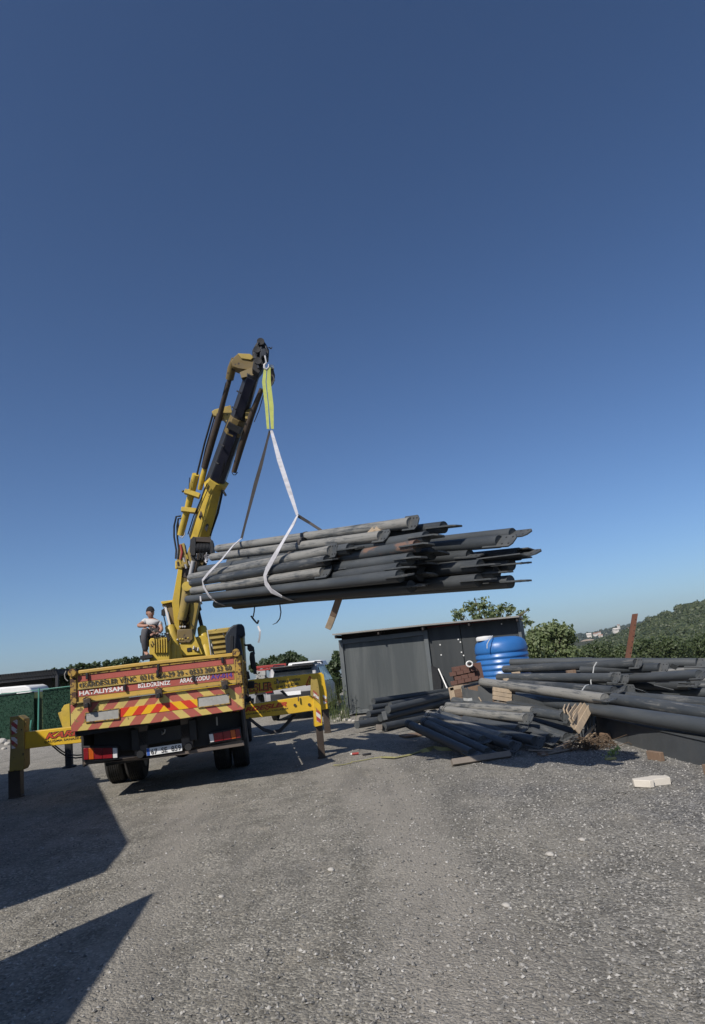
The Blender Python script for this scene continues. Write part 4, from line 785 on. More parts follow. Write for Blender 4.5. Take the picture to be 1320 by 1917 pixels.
# crane: base, column, booms, cylinders
CY_ = 4.45
tp([(320, 1232), (322, 1218), (338, 1212), (352, 1198), (365, 1193), (383, 1188), (392, 1196), (400, 1240), (320, 1250)], CY_-.15, .7, 'crane_base', 'yellow_clean', truck, .02)
tp([(354, 1182), (362, 1184), (380, 1225), (344, 1228), (332, 1217), (338, 1204)], CY_-.30, .12, 'base_gusset', 'yellow_clean', truck, .01)
tp([(350, 1213), (358, 1212), (359, 1219), (350, 1220)], CY_-.32, .02, 'base_opening', 'black'); 
for k, (x, y) in enumerate([(332, 1199), (337, 1198), (342, 1198), (347, 1195), (352, 1196), (362, 1216), (366, 1218), (370, 1219)]): ttube([(x, y, CY_-.35), (x+1.5, y-7, CY_-.28)], 1.5, 'hydraulic_fitting', rr.choice(['chrome', 'yellow_clean', 'brown_steel']))
ttube([(318, 1173, CY_-.2), (321, 1186, CY_-.25), (333, 1240, CY_-.3)], [9, 10, 11.5], 'lift_cylinder_barrel', 'yellow_clean', n=20)
tbar((309, 1134, CY_), (320, 1178, CY_-.15), 4.2, 4.2, .05, .05, 'lift_rod', 'chrome'); tbar((306, 1150, CY_), (312, 1176, CY_), 2, 2, .03, .03, 'lift_rod', 'steel_dark'); tp([(302, 1142), (308, 1138), (309, 1153), (302, 1152)], CY_-.05, .1, 'rod_end', 'black')
ttube([(378, 1176, CY_+.1), (381, 1190, CY_), (391, 1240, CY_-.1)], [8.5, 9.5, 11.5], 'luffing_cylinder_barrel', 'yellow_clean', n=20); tbar((369, 1136, CY_+.1), (379, 1178, CY_+.1), 6.5, 6.5, .08, .08, 'luffing_rod', 'steel_dark'); tp([(366, 1132), (373, 1128), (377, 1140), (370, 1147)], CY_, .15, 'rod_pin', 'black')
ttube([(388, 1180, CY_-.15), (391, 1196, CY_-.2), (395, 1226, CY_-.2), (400, 1228, CY_-.2), (396, 1205, CY_-.2)], 1.1, 'hydraulic_pipe', 'chrome'); ttube([(396, 1210, CY_-.2), (400, 1225, CY_-.2), (404, 1227, CY_-.2)], 1.4, 'hydraulic_pipe', 'black')
# main boom: a channel open to the back of the truck
yb0, yb1 = CY_+.1, CY_-.1
mbm = tp([(328, 1190), (342, 1040), (352, 1034), (388, 1036), (376, 1120), (362, 1195)], yb0+.1, .30, 'main_boom', 'yellow_grimy_shade', truck, .01)
def slab(p, ya, yb, th, name, mat, par):
    """plate traced as a polygon whose depth changes from its bottom (ya) to its top (yb)"""
    ys = [q[1] for q in p]; lo, hi = max(ys), min(ys); v = [T(x, y, ya+(yb-ya)*(lo-y)/(lo-hi)) for x, y in p]; return MB().prism(v, (0, th, 0)).build(name, M[mat], par, .006)
slab([(330, 1196), (322, 1128), (334, 1062), (342, 1058), (336, 1125), (336, 1196)], yb0-.28, yb1-.28, .42, 'left_side_plate', 'yellow_clean', mbm)
slab([(330, 1062), (333, 1020), (345, 1016), (352, 1060), (338, 1064)], yb1-.3, yb1-.3, .35, 'knuckle_plate', 'yellow_dirty_shade', mbm)
slab([(354, 1198), (357, 1130), (368, 1128), (372, 1130), (362, 1180), (358, 1198)], yb0-.28, yb1-.28, .40, 'right_side_plate', 'yellow_dirty_shade', mbm)
tp([(332, 1178), (360, 1177), (362, 1196), (356, 1204), (336, 1204), (330, 1196)], CY_-.34, .30, 'boom_foot', 'yellow_grimy_shade', truck, .02)
tp([(303, 1134), (306, 1127), (331, 1123), (332, 1130), (328, 1165), (320, 1172), (315, 1146)], CY_-.02, .22, 'side_bracket', 'yellow_grimy_shade', truck, .01); tp([(301, 1126), (331, 1122), (331, 1125), (303, 1131)], CY_-.1, .4, 'bracket_cover', 'yellow_clean', truck, .004)
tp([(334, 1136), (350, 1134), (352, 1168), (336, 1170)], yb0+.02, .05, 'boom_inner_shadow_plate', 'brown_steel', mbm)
for k in range(14):
    x0, y0 = rr.uniform(337, 358), rr.uniform(1125, 1170); ttube([(x0, y0, CY_-.25), (x0+rr.uniform(-4, 4), y0+rr.uniform(5, 10), CY_-.28), (x0+rr.uniform(-5, 5), y0+rr.uniform(12, 20), CY_-.22)], rr.uniform(.6, 1.3), 'hydraulic_hose', rr.choice(['black', 'brown_steel', 'yellow_dirty_shade', 'black']), n=6)
for x in (337, 342, 346): c = T(x, 1173, CY_-.36); MB().lathe([(0, 0), (.02, 0), (.018, .02), (0, .025)], c, 'Y', 8).build('bolt', M['chrome'], truck)
ttube([(351, 1092, yb0-.55), (347, 1126, yb0-.5), (340, 1160, yb0-.42)], [8, 8.5, 8], 'boom_cylinder_barrel', 'yellow_dirty_shade', n=20); c = T(350, 1098, yb0-.62); MB().lathe([(.05, -.06), (.10, -.06), (.10, .06), (.05, .06)], c, 'Y', 20).build('cylinder_eye', M['yellow_clean'], truck)
ttube([(362, 1050, yb1-.5), (353, 1094, yb0-.55)], [4, 4], 'boom_cylinder_rod', 'chrome', n=14); ttube([(370, 1050, yb1-.5), (358, 1100, yb0-.5)], [3, 3], 'boom_cylinder_rod', 'brown_steel', n=12)
tp([(342, 1060), (352, 1030), (362, 1002), (376, 1010), (370, 1050), (356, 1064)], yb1-.25, .3, 'knuckle_joint', 'yellow_dirty_shade', truck, .015)
tp([(341, 1064), (357, 1060), (358, 1084), (341, 1080)], yb1-.22, .1, 'link_plate', 'brown_steel')
for (x, y) in [(344, 1044), (350, 1038), (347, 1056), (354, 1050), (337, 1048), (333, 1052)]: ttube([(x, y, yb1-.4), (x+2, y+8, yb1-.38)], 2, 'hydraulic_fitting', rr.choice(['chrome', 'yellow_clean', 'black', 'brown_steel']))
# outer boom; it leans back towards the tailboard, so it gets nearer as it rises
o1 = (370, 1012, CY_-.35); o2 = (402, 903, CY_-1.25); o3_ = (441, 795, CY_-2.1); o4 = (472, 690, CY_-2.9); o5 = (489, 640, CY_-3.25)
tbar(o1, o2, 40, 34, .34, .34, 'outer_boom', 'yellow_clean', hexa=2); 
tbar((400, 908, CY_-1.2), (441, 792, CY_-2.08), 35, 33, .30, .28, 'telescopic_section', 'boom_grey', hexa=True)
tbar((434, 813, CY_-2.0), (446, 783, CY_-2.2), 31, 31, .32, .32, 'section_collar', 'yellow_grimy_shade', hexa=True); tbar((437, 806, CY_-2.19), (442, 795, CY_-2.26), 27, 27, .12, .12, 'collar_pad', 'black'); 
tbar((445, 786, CY_-2.15), (472, 700, CY_-2.82), 30, 26, .25, .22, 'telescopic_section', 'boom_grey', hexa=True)
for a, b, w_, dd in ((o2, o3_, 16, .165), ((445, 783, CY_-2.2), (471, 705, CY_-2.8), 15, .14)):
    A = (a[0]+1, a[1]-2, a[2]-dd); B = (b[0]-1, b[1]+4, b[2]-dd); tbar(A, B, w_, w_, .02, .02, 'dark_underside', 'boom_dark', truck, .002)  # darker strip along the middle of the boom's underside
tbar((397, 914, CY_-1.15), (407, 898, CY_-1.3), 37, 37, .38, .38, 'section_collar', 'yellow_clean', hexa=True)
tbar((452, 706, CY_-2.75), (478, 698, CY_-2.8), 12, 16, .2, .2, 'boom_head_foot', 'yellow_grimy_shade')
# head bracket and extension cylinders
tp([(432, 676), (438, 668), (446, 661), (468, 663), (478, 668), (479, 686), (470, 694), (446, 690), (436, 686)], CY_-2.85, .22, 'head_bracket', 'yellow_grimy_shade', truck, .015)
tp([(445, 661), (468, 662), (476, 668), (470, 674), (452, 671)], CY_-2.88, .25, 'bracket_top', 'yellow_dirty_shade', truck, .012)
ttube([(439, 672, CY_-2.8), (434, 690, CY_-2.65), (430, 710, CY_-2.5)], [6, 8, 7.5], 'cylinder_head', 'yellow_grimy_shade', n=16)
ttube([(431, 706, CY_-2.5), (418, 752, CY_-2.2), (411, 780, CY_-2.0)], [4.5, 4.8, 5], 'extension_cylinder', 'brown_steel', n=16); ttube([(412, 776, CY_-2.0), (397, 826, CY_-1.7), (383, 876, CY_-1.35)], [6.5, 6.5, 6], 'extension_cylinder', 'brown_steel', n=16)
ttube([(423, 716, CY_-2.5), (417, 740, CY_-2.3), (419, 741, CY_-2.3)], .7, 'hydraulic_pipe', 'black', n=6)
tp([(396, 770), (402, 766), (432, 758), (436, 776), (430, 796), (424, 790), (418, 782), (400, 778)], CY_-2.0, .2, 'cylinder_bracket', 'yellow_dirty_shade', truck, .012)
ttube([(399, 774, CY_-1.95), (383, 830, CY_-1.6), (369, 888, CY_-1.2)], 1.8, 'extension_rod', 'steel_dark', n=10); ttube([(403, 776, CY_-1.95), (385, 840, CY_-1.6), (378, 874, CY_-1.3)], 1.2, 'extension_rod', 'steel_dark', n=8)
ttube([(367, 888, CY_-1.2), (360, 916, CY_-1.0), (352, 950, CY_-.75), (341, 990, CY_-.5), (338, 1002, CY_-.45)], [7, 7, 6.2, 6.5, 6], 'extension_cylinder_barrel', 'yellow_clean', n=18)
ttube([(384, 876, CY_-1.3), (379, 895, CY_-1.2), (374, 916, CY_-1.05)], [5, 5.5, 4.5], 'extension_cylinder_barrel', 'yellow_clean', n=16)
for a, b in (((346, 920, CY_-1.0), (374, 929, CY_-1.0)), ((340, 954, CY_-.75), (368, 957, CY_-.75))): tbar(a, b, 8, 9, .16, .16, 'cylinder_clamp', 'yellow_clean')
ttube([(344, 918, CY_-1.05), (341, 921, CY_-1.05)], 2.2, 'clamp_knob', 'black'); ttube([(417, 918, CY_-1.3), (423, 928, CY_-1.3)], 2.2, 'clamp_knob', 'black'); ttube([(355, 894, CY_-1.2), (354, 915, CY_-1.1)], .8, 'hydraulic_pipe', 'black', n=6)
ttube([(490, 728, CY_-2.75), (470, 780, CY_-2.4), (452, 835, CY_-2.0), (438, 884, CY_-1.7)], [4.5, 6, 6.2, 4.8], 'side_cylinder', 'brown_steel', n=16); ttube([(445, 884, CY_-1.7), (441, 889, CY_-1.68), (437, 889, CY_-1.68), (434, 884, CY_-1.68)], .8, 'hydraulic_pipe', 'black', n=6)
ttube([(494, 738, CY_-2.7), (485, 768, CY_-2.5), (476, 790, CY_-2.4)], .9, 'hydraulic_pipe', 'black', n=6); ttube([(481, 715, CY_-2.8), (469, 757, CY_-2.45)], 1.0, 'hydraulic_pipe', 'chrome', n=6)
tp([(460, 768), (474, 761), (480, 763), (473, 780), (466, 786), (459, 783)], CY_-2.4, .18, 'cylinder_bracket', 'yellow_dirty_shade', truck, .01)
ttube([(393, 1003, CY_-.5), (408, 960, CY_-.8), (417, 918, CY_-1.25)], 2.0, 'hydraulic_hose', 'navy'); ttube([(388, 1050, CY_-.4), (380, 1062, CY_-.4)], 2.0, 'hydraulic_hose', 'navy')
for dx in (0, 4): ttube([(338+dx, 966+dx, CY_-.55), (330+dx, 967+dx, CY_-.5), (326+dx*1.4, 985, CY_-.45), (326+dx*1.5, 1005, CY_-.4), (330+dx*1.2, 1030, CY_-.4), (329+dx, 1046, CY_-.4)], 1.7, 'hydraulic_hose', 'black')
ttube([(333, 972, CY_-.55), (335, 990, CY_-.5), (332, 1010, CY_-.4)], 1.2, 'hydraulic_hose', 'black'); ttube([(345, 985, CY_-.55), (346, 1001, CY_-.5), (341, 1007, CY_-.5), (336, 1004, CY_-.5)], 1.0, 'hydraulic_pipe', 'chrome')
ttube([(338, 1020, CY_-.4), (341, 1034, CY_-.42), (338, 1048, CY_-.4)], 2.2, 'hydraulic_hose', 'plastic_red'); tp([(328, 1050), (333, 1048), (332, 1064), (328, 1065)], CY_-.3, .1, 'hose_clamp', 'yellow_clean')
for k in range(5): ttube([(409+k*2.2, 900, CY_-1.5), (424+k*2, 850, CY_-1.85), (438+k*1.6, 812, CY_-2.15)], .55, 'hydraulic_hose', 'black', n=6)
ttube([(352, 1000, CY_-.62), (362, 968, CY_-.9), (376, 935, CY_-1.15), (388, 905, CY_-1.4)], 1.1, 'hydraulic_hose', 'black', n=8); ttube([(357, 1004, CY_-.62), (368, 968, CY_-.92), (381, 935, CY_-1.17), (392, 910, CY_-1.4)], .8, 'hydraulic_pipe', 'brown_steel', n=8)
tp([(383, 990), (388, 975), (391, 984), (387, 996)], CY_-.78, .01, 'oil_stain_plate', 'black'); tp([(372, 968), (376, 955), (380, 958), (376, 974)], CY_-.9, .01, 'oil_stain_plate', 'brown_steel')
for (x, y, d) in ((420, 868, 1.75), (430, 835, 1.98), (452, 765, 2.45), (461, 735, 2.7)): ttube([(x-17, y-3, CY_-d), (x-10, y+1, CY_-d-.1)], 1.6, 'hose_clip', 'black', n=8)
# winch on the outer boom
wn = tp([(356, 1010), (362, 1004), (367, 1006), (366, 1040), (358, 1040), (355, 1032)], CY_-.75, .35, 'winch', 'steel_dark', truck, .01)
tp([(364, 1005), (393, 1005), (397, 1012), (396, 1016), (366, 1014)], CY_-.74, .34, 'winch_cover', 'brown_steel', wn, .01)
for k in range(10): x = 369+k*2.7; a = T(x, 1027, CY_-.62); mb = MB().lathe([(.02, -.016), (.13, -.016), (.142, 0), (.13, .016), (.02, .016)], a, 'X', 20); mb.build('cable_turn', M['black'], wn)
tp([(394, 1010), (399, 1012), (401, 1028), (398, 1036), (393, 1036)], CY_-.75, .35, 'winch_side_plate', 'steel_dark', wn, .01); tp([(356, 1038), (392, 1036), (384, 1048), (360, 1052)], CY_-.6, .3, 'winch_mount', 'steel_dark', wn, .01)
for k in range(9): ttube([(366+k*3, 1036+rr.uniform(-2, 2), CY_-.72), (364+k*3, 1046+rr.uniform(-2, 2), CY_-.7)], rr.uniform(.8, 1.8), 'winch_fitting', rr.choice(['black', 'brown_steel', 'chrome']), wn, n=6)
# boom tip: sheave block and hook
hd = tp([(472, 690), (476, 668), (472, 656), (478, 645), (484, 636), (492, 634), (499, 645), (504, 655), (503, 668), (497, 672), (492, 690), (484, 700)], CY_-3.2, .22, 'sheave_block', 'black', truck, .012)
for (x, y, r_, dy) in [(488, 640, 7, -.02), (481, 655, 6.5, -.05), (496, 660, 6, -.05), (483, 676, 7, -.06)]:
    a = T(x, y, CY_-3.24+dy); rm = r_*mpp(a); MB().lathe([(rm*.3, -.02), (rm, -.025), (rm*.85, 0), (rm, .025), (rm*.3, .03)], a, 'Y', 20).build('sheave', M['steel_dark'], hd)
for (p, q, w_) in [((481, 648), (476, 672), 2.5), ((489, 650), (488, 672), 2.2), ((498, 648), (501, 664), 2.2), ((484, 640), (480, 652), 1.8), ((476, 660), (484, 690), 2.4)]: tbar((*p, CY_-3.28), (*q, CY_-3.28), w_*1.4, w_*1.4, .05, .05, 'cheek_strap', 'boom_grey', hd)
ttube([(503, 650, CY_-3.2), (508, 653, CY_-3.2), (509, 650, CY_-3.2)], 1.2, 'cable_guide', 'black', hd); tbar((492, 655, CY_-3.35), (495, 668, CY_-3.35), 8, 9, .1, .1, 'swivel', 'boom_grey', hd)
tbar((496, 666, CY_-3.4), (499, 681, CY_-3.4), 2.6, 2.4, .035, .035, 'hook_shank', 'chrome', hd)
ttube([(499, 679, CY_-3.4), (495, 683, CY_-3.4), (495, 689, CY_-3.4), (499, 692, CY_-3.4), (503, 688, CY_-3.4), (503, 682, CY_-3.4)], [1.6, 2.2, 2.6, 2.4, 1.8, .8], 'hook', 'chrome', hd, 10)
ttube([(509, 684, CY_-3.1), (508, 690, CY_-3.1)], [3.5, 5.5], 'end_cap', 'white', hd); tp([(504, 690), (512, 691), (515, 702), (513, 712), (507, 720), (503, 722), (502, 700)], CY_-3.1, .14, 'end_bracket', 'brown_steel', hd); ttube([(511, 700, CY_-3.1), (514, 712, CY_-3.1), (508, 722, CY_-3.1)], 1, 'hydraulic_pipe', 'black', hd, 6)
# lever bank
lv = tp([(279, 1199), (282, 1195), (316, 1191), (318, 1240), (280, 1244)], CY_-.75, .35, 'control_valve_bank', 'yellow_clean', truck, .012)
for k in range(6): x = 289+k*4.6; tbar((x, 1197-k*.6, CY_-.79), (x+.5, 1222, CY_-.79), 2.0, 2.0, .06, .06, 'valve_rib', 'yellow_clean', lv, .003)
for k in range(7): x = 283+k*5; lvr = ttube([(x, 1194-k*.5, CY_-.7), (x+1, 1188-k*.4, CY_-.8)], .7, 'control_lever', 'steel_dark', lv, 6); ttube([(x+1, 1189-k*.4, CY_-.8), (x+1, 1187-k*.4, CY_-.8)], 1.7, 'lever_knob', 'black' if k % 3 else 'chrome', lv, 8)
ttube([(285, 1201, CY_-.80), (288, 1206, CY_-.82), (285, 1212, CY_-.80), (283, 1206, CY_-.8)], 1.1, 'hose_hook', 'steel_dark', lv); tp([(309, 1186), (314, 1185), (319, 1196), (314, 1202)], CY_-.8, .08, 'lever_guard', 'black', lv)
ttube([(322, 1206, CY_-.45), (323, 1235, CY_-.45)], [7, 7.5], 'swing_motor', 'yellow_clean', lv)
# operator seat
st = tp([(265, 1196), (268, 1190), (273, 1190), (277, 1206), (272, 1208)], CY_-.6, .4, 'operator_seat', 'black', truck, .02); tbar((269, 1200, CY_-.4), (268, 1238, CY_-.4), 2.4, 2.4, .05, .05, 'seat_post', 'black', st); tp([(261, 1190), (265, 1188), (266, 1204), (263, 1204)], CY_-.4, .1, 'armrest', 'black', st, .01)
tp([(276, 1196), (300, 1193), (302, 1200), (277, 1203)], CY_-.62, .45, 'seat_cushion', 'black', st, .02); tp([(262, 1228), (284, 1225), (286, 1231), (262, 1235)], CY_-.9, .6, 'step_plate', 'steel_dark', st)

# ================================================================ steel pipes
PD = .140
def pipe(a, b, mat, label, group, dia=PD, plate=0, pang=0, ring=False, plate_a=0, cat='steel pipe', pw=1.32, pl=.40):
    """a, b: world end points. plate: length of the slotted end plate at b (0 none); pang: its turn about the pipe"""
    a, b = Vector(a), Vector(b); L = (b-a).length; d = (b-a).normalized(); q = d.to_track_quat('Z', 'Y')
    # turn so that local X is as level as possible
    X = Vector((0, 0, 1)).cross(d).normalized()*-1; Y = d.cross(X); mt = Matrix((X, Y, d)).transposed().to_4x4(); mt.translation = a
    t = empty('steel_pipe', mat=mt, label=label, cat=cat, group=group); r_ = dia/2
    prof = [(0, .004), (r_-.006, .004), (r_-.006, 0), (r_, 0), (r_, L*.25), (r_, L*.5), (r_, L*.75), (r_, L), (r_-.006, L), (r_-.006, L-.005), (0, L-.005)]
    MB().lathe(prof, n=28).build('tube', M[mat], t)
    for on, z0, s in ((plate, L, 1), (plate_a, 0, -1)):
        if not on: continue
        wdt = dia*pw; z1 = z0-s*on*.48; z2 = z0+s*on*.52; c = .25*wdt; rot = Matrix.Rotation(pang, 4, 'Z')
        pts = [(-wdt/2, z1), (wdt/2, z1), (wdt/2, z2-s*c*.8), (wdt/2-c, z2), (-wdt/2+c, z2), (-wdt/2, z2-s*c*.8)]
        pm = MB().prism([rot @ Vector((x, -.009, z)) for x, z in pts], rot.to_3x3() @ Vector((0, .018, 0))).build('end_plate', M['plate_steel'], t, .002, smooth=False)
        hm = MB()
        for x in (-wdt*.28, wdt*.28):
            for zz in (z0+s*on*.18, z0+s*on*.40):
                for y in (-.0075, .0075): hm.lathe([(0, -.001), (.011, -.001), (.011, .001), (0, .001)], (0, 0, 0), 'Y', 8); 
                n = len(hm.v)
                for k in range(n-64, n): v = Vector(hm.v[k]); side = -.0102 if k < n-32 else .0102; hm.v[k] = tuple(rot @ (v+Vector((x, side, zz))))
        hm.build('bolt_holes', M['dark_hole'], pm, kind='stuff')
    if ring:
        for zz in (.10, .16): MB().lathe([(r_-.002, zz), (r_+.004, zz), (r_+.004, zz+.012), (r_-.002, zz+.012)], n=24).build('neck_ring', M['dark_hole'], t)
    return t
# --- the slung bundle: all pipes lie along one direction; s = how far behind the front row
LA, LB = P(345, 1121, 12.0), P(749, 1078, 7.0); hd_ = Vector((LB.x-LA.x, LB.y-LA.y, 0)).normalized(); nrm = Vector((-hd_.y, hd_.x, 0)); nrm = nrm if nrm.y > 0 else -nrm
def LP(px, py, s):
    if s > .5: s = .5+(s-.5)*.7
    o = LA+nrm*s; d = ray(px, py); t = (o-EYE).dot(nrm)/d.dot(nrm); return EYE+d*t
ldir = (LB-LA).normalized()
GL = 'pipes of the slung bundle'
load = [
 # left px, right px, s, material, plate len, plate angle, label
 ((352, 1122), (749, 1078), .0, 'pipe', .34, .15, 'lowest front pipe of the slung bundle, its left end nearest the crane boom'),
 ((362, 1106), (606, 1071), .0, 'pipe_dusty', .30, 1.0, 'palest dusty pipe in the lower front of the bundle, its drilled end plate leaning down'),
 ((360, 1091), (613, 1049), .0, 'pipe_mid', .34, .1, 'level-plated pipe in the front of the slung bundle, directly above the palest pipe'),
 ((357, 1081), (620, 1031), .05, 'pipe_dusty', .26, 1.45, 'dusty pipe of the slung bundle whose upright plate faces the camera'),
 ((376, 1067), (656, 1027), .12, 'pipe_mid', .40, .1, 'bluish pipe in the upper front of the slung bundle with a level blade plate'),
 ((398, 1043), (714, 1004), .25, 'pipe_dusty', .26, .95, 'scuffed pipe second from the top of the bundle, ending beside two wood chocks'),
 ((408, 1027), (769, 979), .42, 'pipe_dusty', .26, 1.25, 'topmost dusty pipe of the slung bundle with a small upright plate'),
 ((440, 1032), (831, 987), .60, 'pipe', .46, .0, 'upper pipe of the slung bundle with a long thin blade poking right against the sky'),
 ((430, 1060), (798, 1006), .30, 'pipe', .46, -.1, 'clean grey pipe under the upper blade-ended pipe of the slung bundle'),
 ((640, 1044), (781, 1022), .20, 'pipe_rusty', .44, -.1, 'pipe of the slung bundle with orange rust scraped along its side'),
 ((420, 1088), (769, 1046), .15, 'pipe', .42, -.05, 'grey pipe directly below the rust-scraped pipe'),
 ((430, 1104), (750, 1064), .10, 'pipe', .40, .0, 'half-hidden grey pipe just above the lowest front pipe'),
 ((420, 1094), (645, 1064), .16, 'pipe_mid', .32, .1, 'short-looking pipe ending under the drilled upright plate in the bundle middle'),
 ((420, 1080), (647, 1049), .26, 'pipe_mid', .26, 1.4, 'pipe with an upright drilled plate in the middle of the slung bundle'),
 ((405, 1131), (770, 1098), .22, 'pipe', .34, .0, 'pipe on the underside of the slung bundle, left of the hanging timber'),
 ((440, 1133), (773, 1096), .42, 'pipe', .40, .0, 'dark shaded pipe with a thin plate near the bundle underside'),
 ((470, 1110), (788, 1077), .42, 'pipe', .44, -.2, 'dark shaded pipe end with a broad plate in the middle gap of the bundle'),
 ((470, 1096), (790, 1058), .46, 'pipe', .44, -.1, 'dark shaded pipe end deep in the middle gap of the bundle'),
 ((470, 1075), (809, 1037), .48, 'pipe', .44, -.2, 'dark shaded pipe end highest in the middle gap of the bundle'),
 ((520, 1050), (935, 1014), .85, 'pipe', .40, .75, 'high pipe at the right of the slung bundle with a broad dark plate folded down'),
 ((560, 1040), (960, 1000), 1.15, 'pipe', .44, .45, 'topmost pipe at the far right of the slung bundle'),
 ((560, 1075), (972, 1037), 1.10, 'pipe', .50, .35, 'pipe reaching furthest right in the slung bundle with a long drilled plate'),
 ((560, 1093), (900, 1059), .68, 'pipe', .46, .02, 'upper of the two clean lit pipe ends at the right of the bundle'),
 ((560, 1092), (958, 1056), 1.00, 'pipe', .44, .05, 'pipe end behind the upper lit pipe at the right of the slung bundle'),
 ((520, 1118), (896, 1086), .60, 'pipe', .42, .02, 'lower of the two clean lit pipe ends at the right of the bundle'),
 ((560, 1103), (930, 1072), .85, 'pipe', .36, .02, 'small half-seen pipe end between the lower lit pipes of the bundle'),
 ((560, 1120), (956, 1089), .90, 'pipe', .46, .0, 'lowest pipe at the far right of the slung bundle with a narrow blade plate'),
 ((430, 1052), (700, 1020), .55, 'pipe_mid', 0, 0, 'pipe core hidden behind the dusty front pipes of the bundle'),
 ((560, 1060), (880, 1040), .85, 'pipe', .36, .3, 'shaded pipe tucked under the broad dark plate of the bundle'),
]
for (l, r_, s, mt, plen, pa, lab) in load:
    b = LP(*r_, s); a = LP(*l, s)
    if (a-b).length > 6.4: a = b+(a-b).normalized()*6.3
    pipe(a, b, mt, lab, GL, plate=plen, pang=pa)
for (l, r_, s, lab) in [((860, 1046), (1000, 1029), 1.2, 'long dark steel strip poking furthest right from the slung bundle'), ((800, 1062), (985, 1040), .9, 'thin steel strip below the long dark strip of the slung bundle')]:
    a, b = LP(*l, s), LP(*r_, s); o = MB().bar(a, b, .20, .014, side=(0, .3, 1)).build('steel_strip', M['plate_steel'], None, .003); tag(o, lab, 'steel strip')
# --- slings
HK = TF.m @ T(500, 690, CY_-3.4)
def sling(lab, mt, parts, cat='sling', side=(1, .35, 0)):
    o = MB()
    for pts, wd in parts: o.ribbon(pts, wd, .007, side)
    q = o.build('lifting_sling', M[mt]); return tag(q, lab, cat, 'lifting slings')
KN = P(505, 806, HK.y+.05)
sling('bright lime double strap hanging from the crane hook', 'strap_lime', [([HK+Vector((-.03, 0, .02)), P(494, 715, HK.y), P(499, 760, HK.y), P(502, 803, HK.y)], [.05, .065, .06, .045]), ([HK+Vector((.04, 0, .02)), P(503, 715, HK.y+.03), P(508, 760, HK.y+.03), P(510, 803, HK.y+.03)], [.055, .08, .085, .05])])
K1 = LP(452, 1008, .45); K2 = LP(557, 965, .45)
# left sling: the rear half is dark, the choker turns pale over the front pipes
sling('dark grey strap from the lime strap down to the left end of the bundle', 'strap_dark', [([KN, KN.lerp(K1, .35)+Vector((.01, 0, 0)), KN.lerp(K1, .7), K1], [.035, .055, .05, .035]), ([KN+Vector((0, .04, 0)), KN.lerp(K1, .5)+Vector((-.03, .06, 0)), K1+Vector((0, .03, 0))], [.035, .045, .035])])
c1 = [K1, LP(436, 1022, .05), LP(415, 1048, -.12), LP(391, 1072, -.11), LP(379, 1087, -.10), LP(381, 1098, -.10), LP(391, 1115, -.09), LP(403, 1127, -.02), LP(418, 1133, .12), LP(430, 1136, .35)]
sling('narrow pale choker strap wrapped round the left end of the pipe bundle', 'strap_white', [(c1, .05)], side=ldir)
sling('bright white strap from the lime strap to the choker knot over the bundle', 'strap_white', [([KN+Vector((.03, 0, 0)), KN.lerp(K2, .4), KN.lerp(K2, .75), K2], [.05, .085, .075, .04])])
c2 = [K2, LP(547, 985, .12), LP(530, 1014, -.10), LP(515, 1040, -.12), LP(500, 1066, -.10), LP(496, 1078, -.10), LP(498, 1092, -.10), LP(508, 1106, -.09), LP(528, 1117, -.04), LP(545, 1124, .12), LP(560, 1126, .35)]
sling('broad white choker strap wrapped round the middle of the pipe bundle', 'strap_white', [(c2, [.04, .075, .09, .09, .09, .09, .085, .08, .07, .06, .05])], side=ldir)
sling('dark strap running right from the choker knot over the back of the bundle', 'strap_dark', [([K2, LP(580, 979, .7), LP(606, 996, .85), LP(625, 1010, 1.0)], .05)])
def wrap(px, rows, lab):   # binding straps that run over single pipes
    for (x, y, s) in rows:
        c = LP(x, y, s); X = ldir; a = Vector((0, 0, 1)); v = (a-X*a.dot(X)).normalized(); u = X.cross(v); o = MB(); rr_ = PD/2+.004
        o.ring_loft([[c+X*dx+(u*math.cos(t*math.pi/8)+v*math.sin(t*math.pi/8))*(rr_ if k in (0, 3) else rr_+.004) for t in range(16)] for k, dx in enumerate((-.03, -.028, .028, .03))], cap=False)
        tag(o.build('binding_band', M['strap_dark']), lab, 'binding band', 'dark binding bands on the upper pipes')
wrap(0, [(573, 1005, .42)], 'dark band round the topmost dusty pipe of the bundle'); wrap(0, [(567, 1016, .25)], 'dark band round the second pipe from the top of the bundle'); wrap(0, [(546, 1029+13, .12)], 'dark band on the bluish upper front pipe of the bundle')
# timber wedged in the bundle
for (p, q, s, wd, lab, mt) in [((686, 1004), (699, 990), .22, .045, 'small pale wood chock on top of the bundle, left of the pair', 'wood'), ((704, 1000), (712, 988), .30, .09, 'thicker pale wood chock on top of the bundle, right of the pair', 'wood')]:
    o = MB().bar(LP(*p, s), LP(*q, s+.15), wd, wd).build('wood_chock', M[mt], None, .004); tag(o, lab, 'wood chock', 'wood chocks on the bundle')
tb0 = empty('hanging_timber', LP(640, 1105, .3), label='square timber hanging down at a slant from under the pipe bundle', cat='timber'); o0 = Vector(tb0.location)
a_, m_, b_ = LP(640, 1105, .3)-o0, LP(624, 1152, .3)-o0, LP(615, 1175, .3)-o0
MB().bar(a_, m_, .085, .085).build('weathered_length', M['wood_old'], tb0, .004); MB().bar(m_, b_, .083, .083).build('bare_end', M['wood'], tb0, .004)
for k, (x, y) in enumerate([(444, 1131), (457, 1130)]): tag(MB().tube([LP(x+2, y-8, .5), LP(x-3+k*2, y+5, .5)], .045, 12).build('short_stub', M['steel_dark']), ['short dark stub under the bundle, left of two', 'short dark stub under the bundle, right of two'][k], 'steel stub', 'stubs under the bundle')
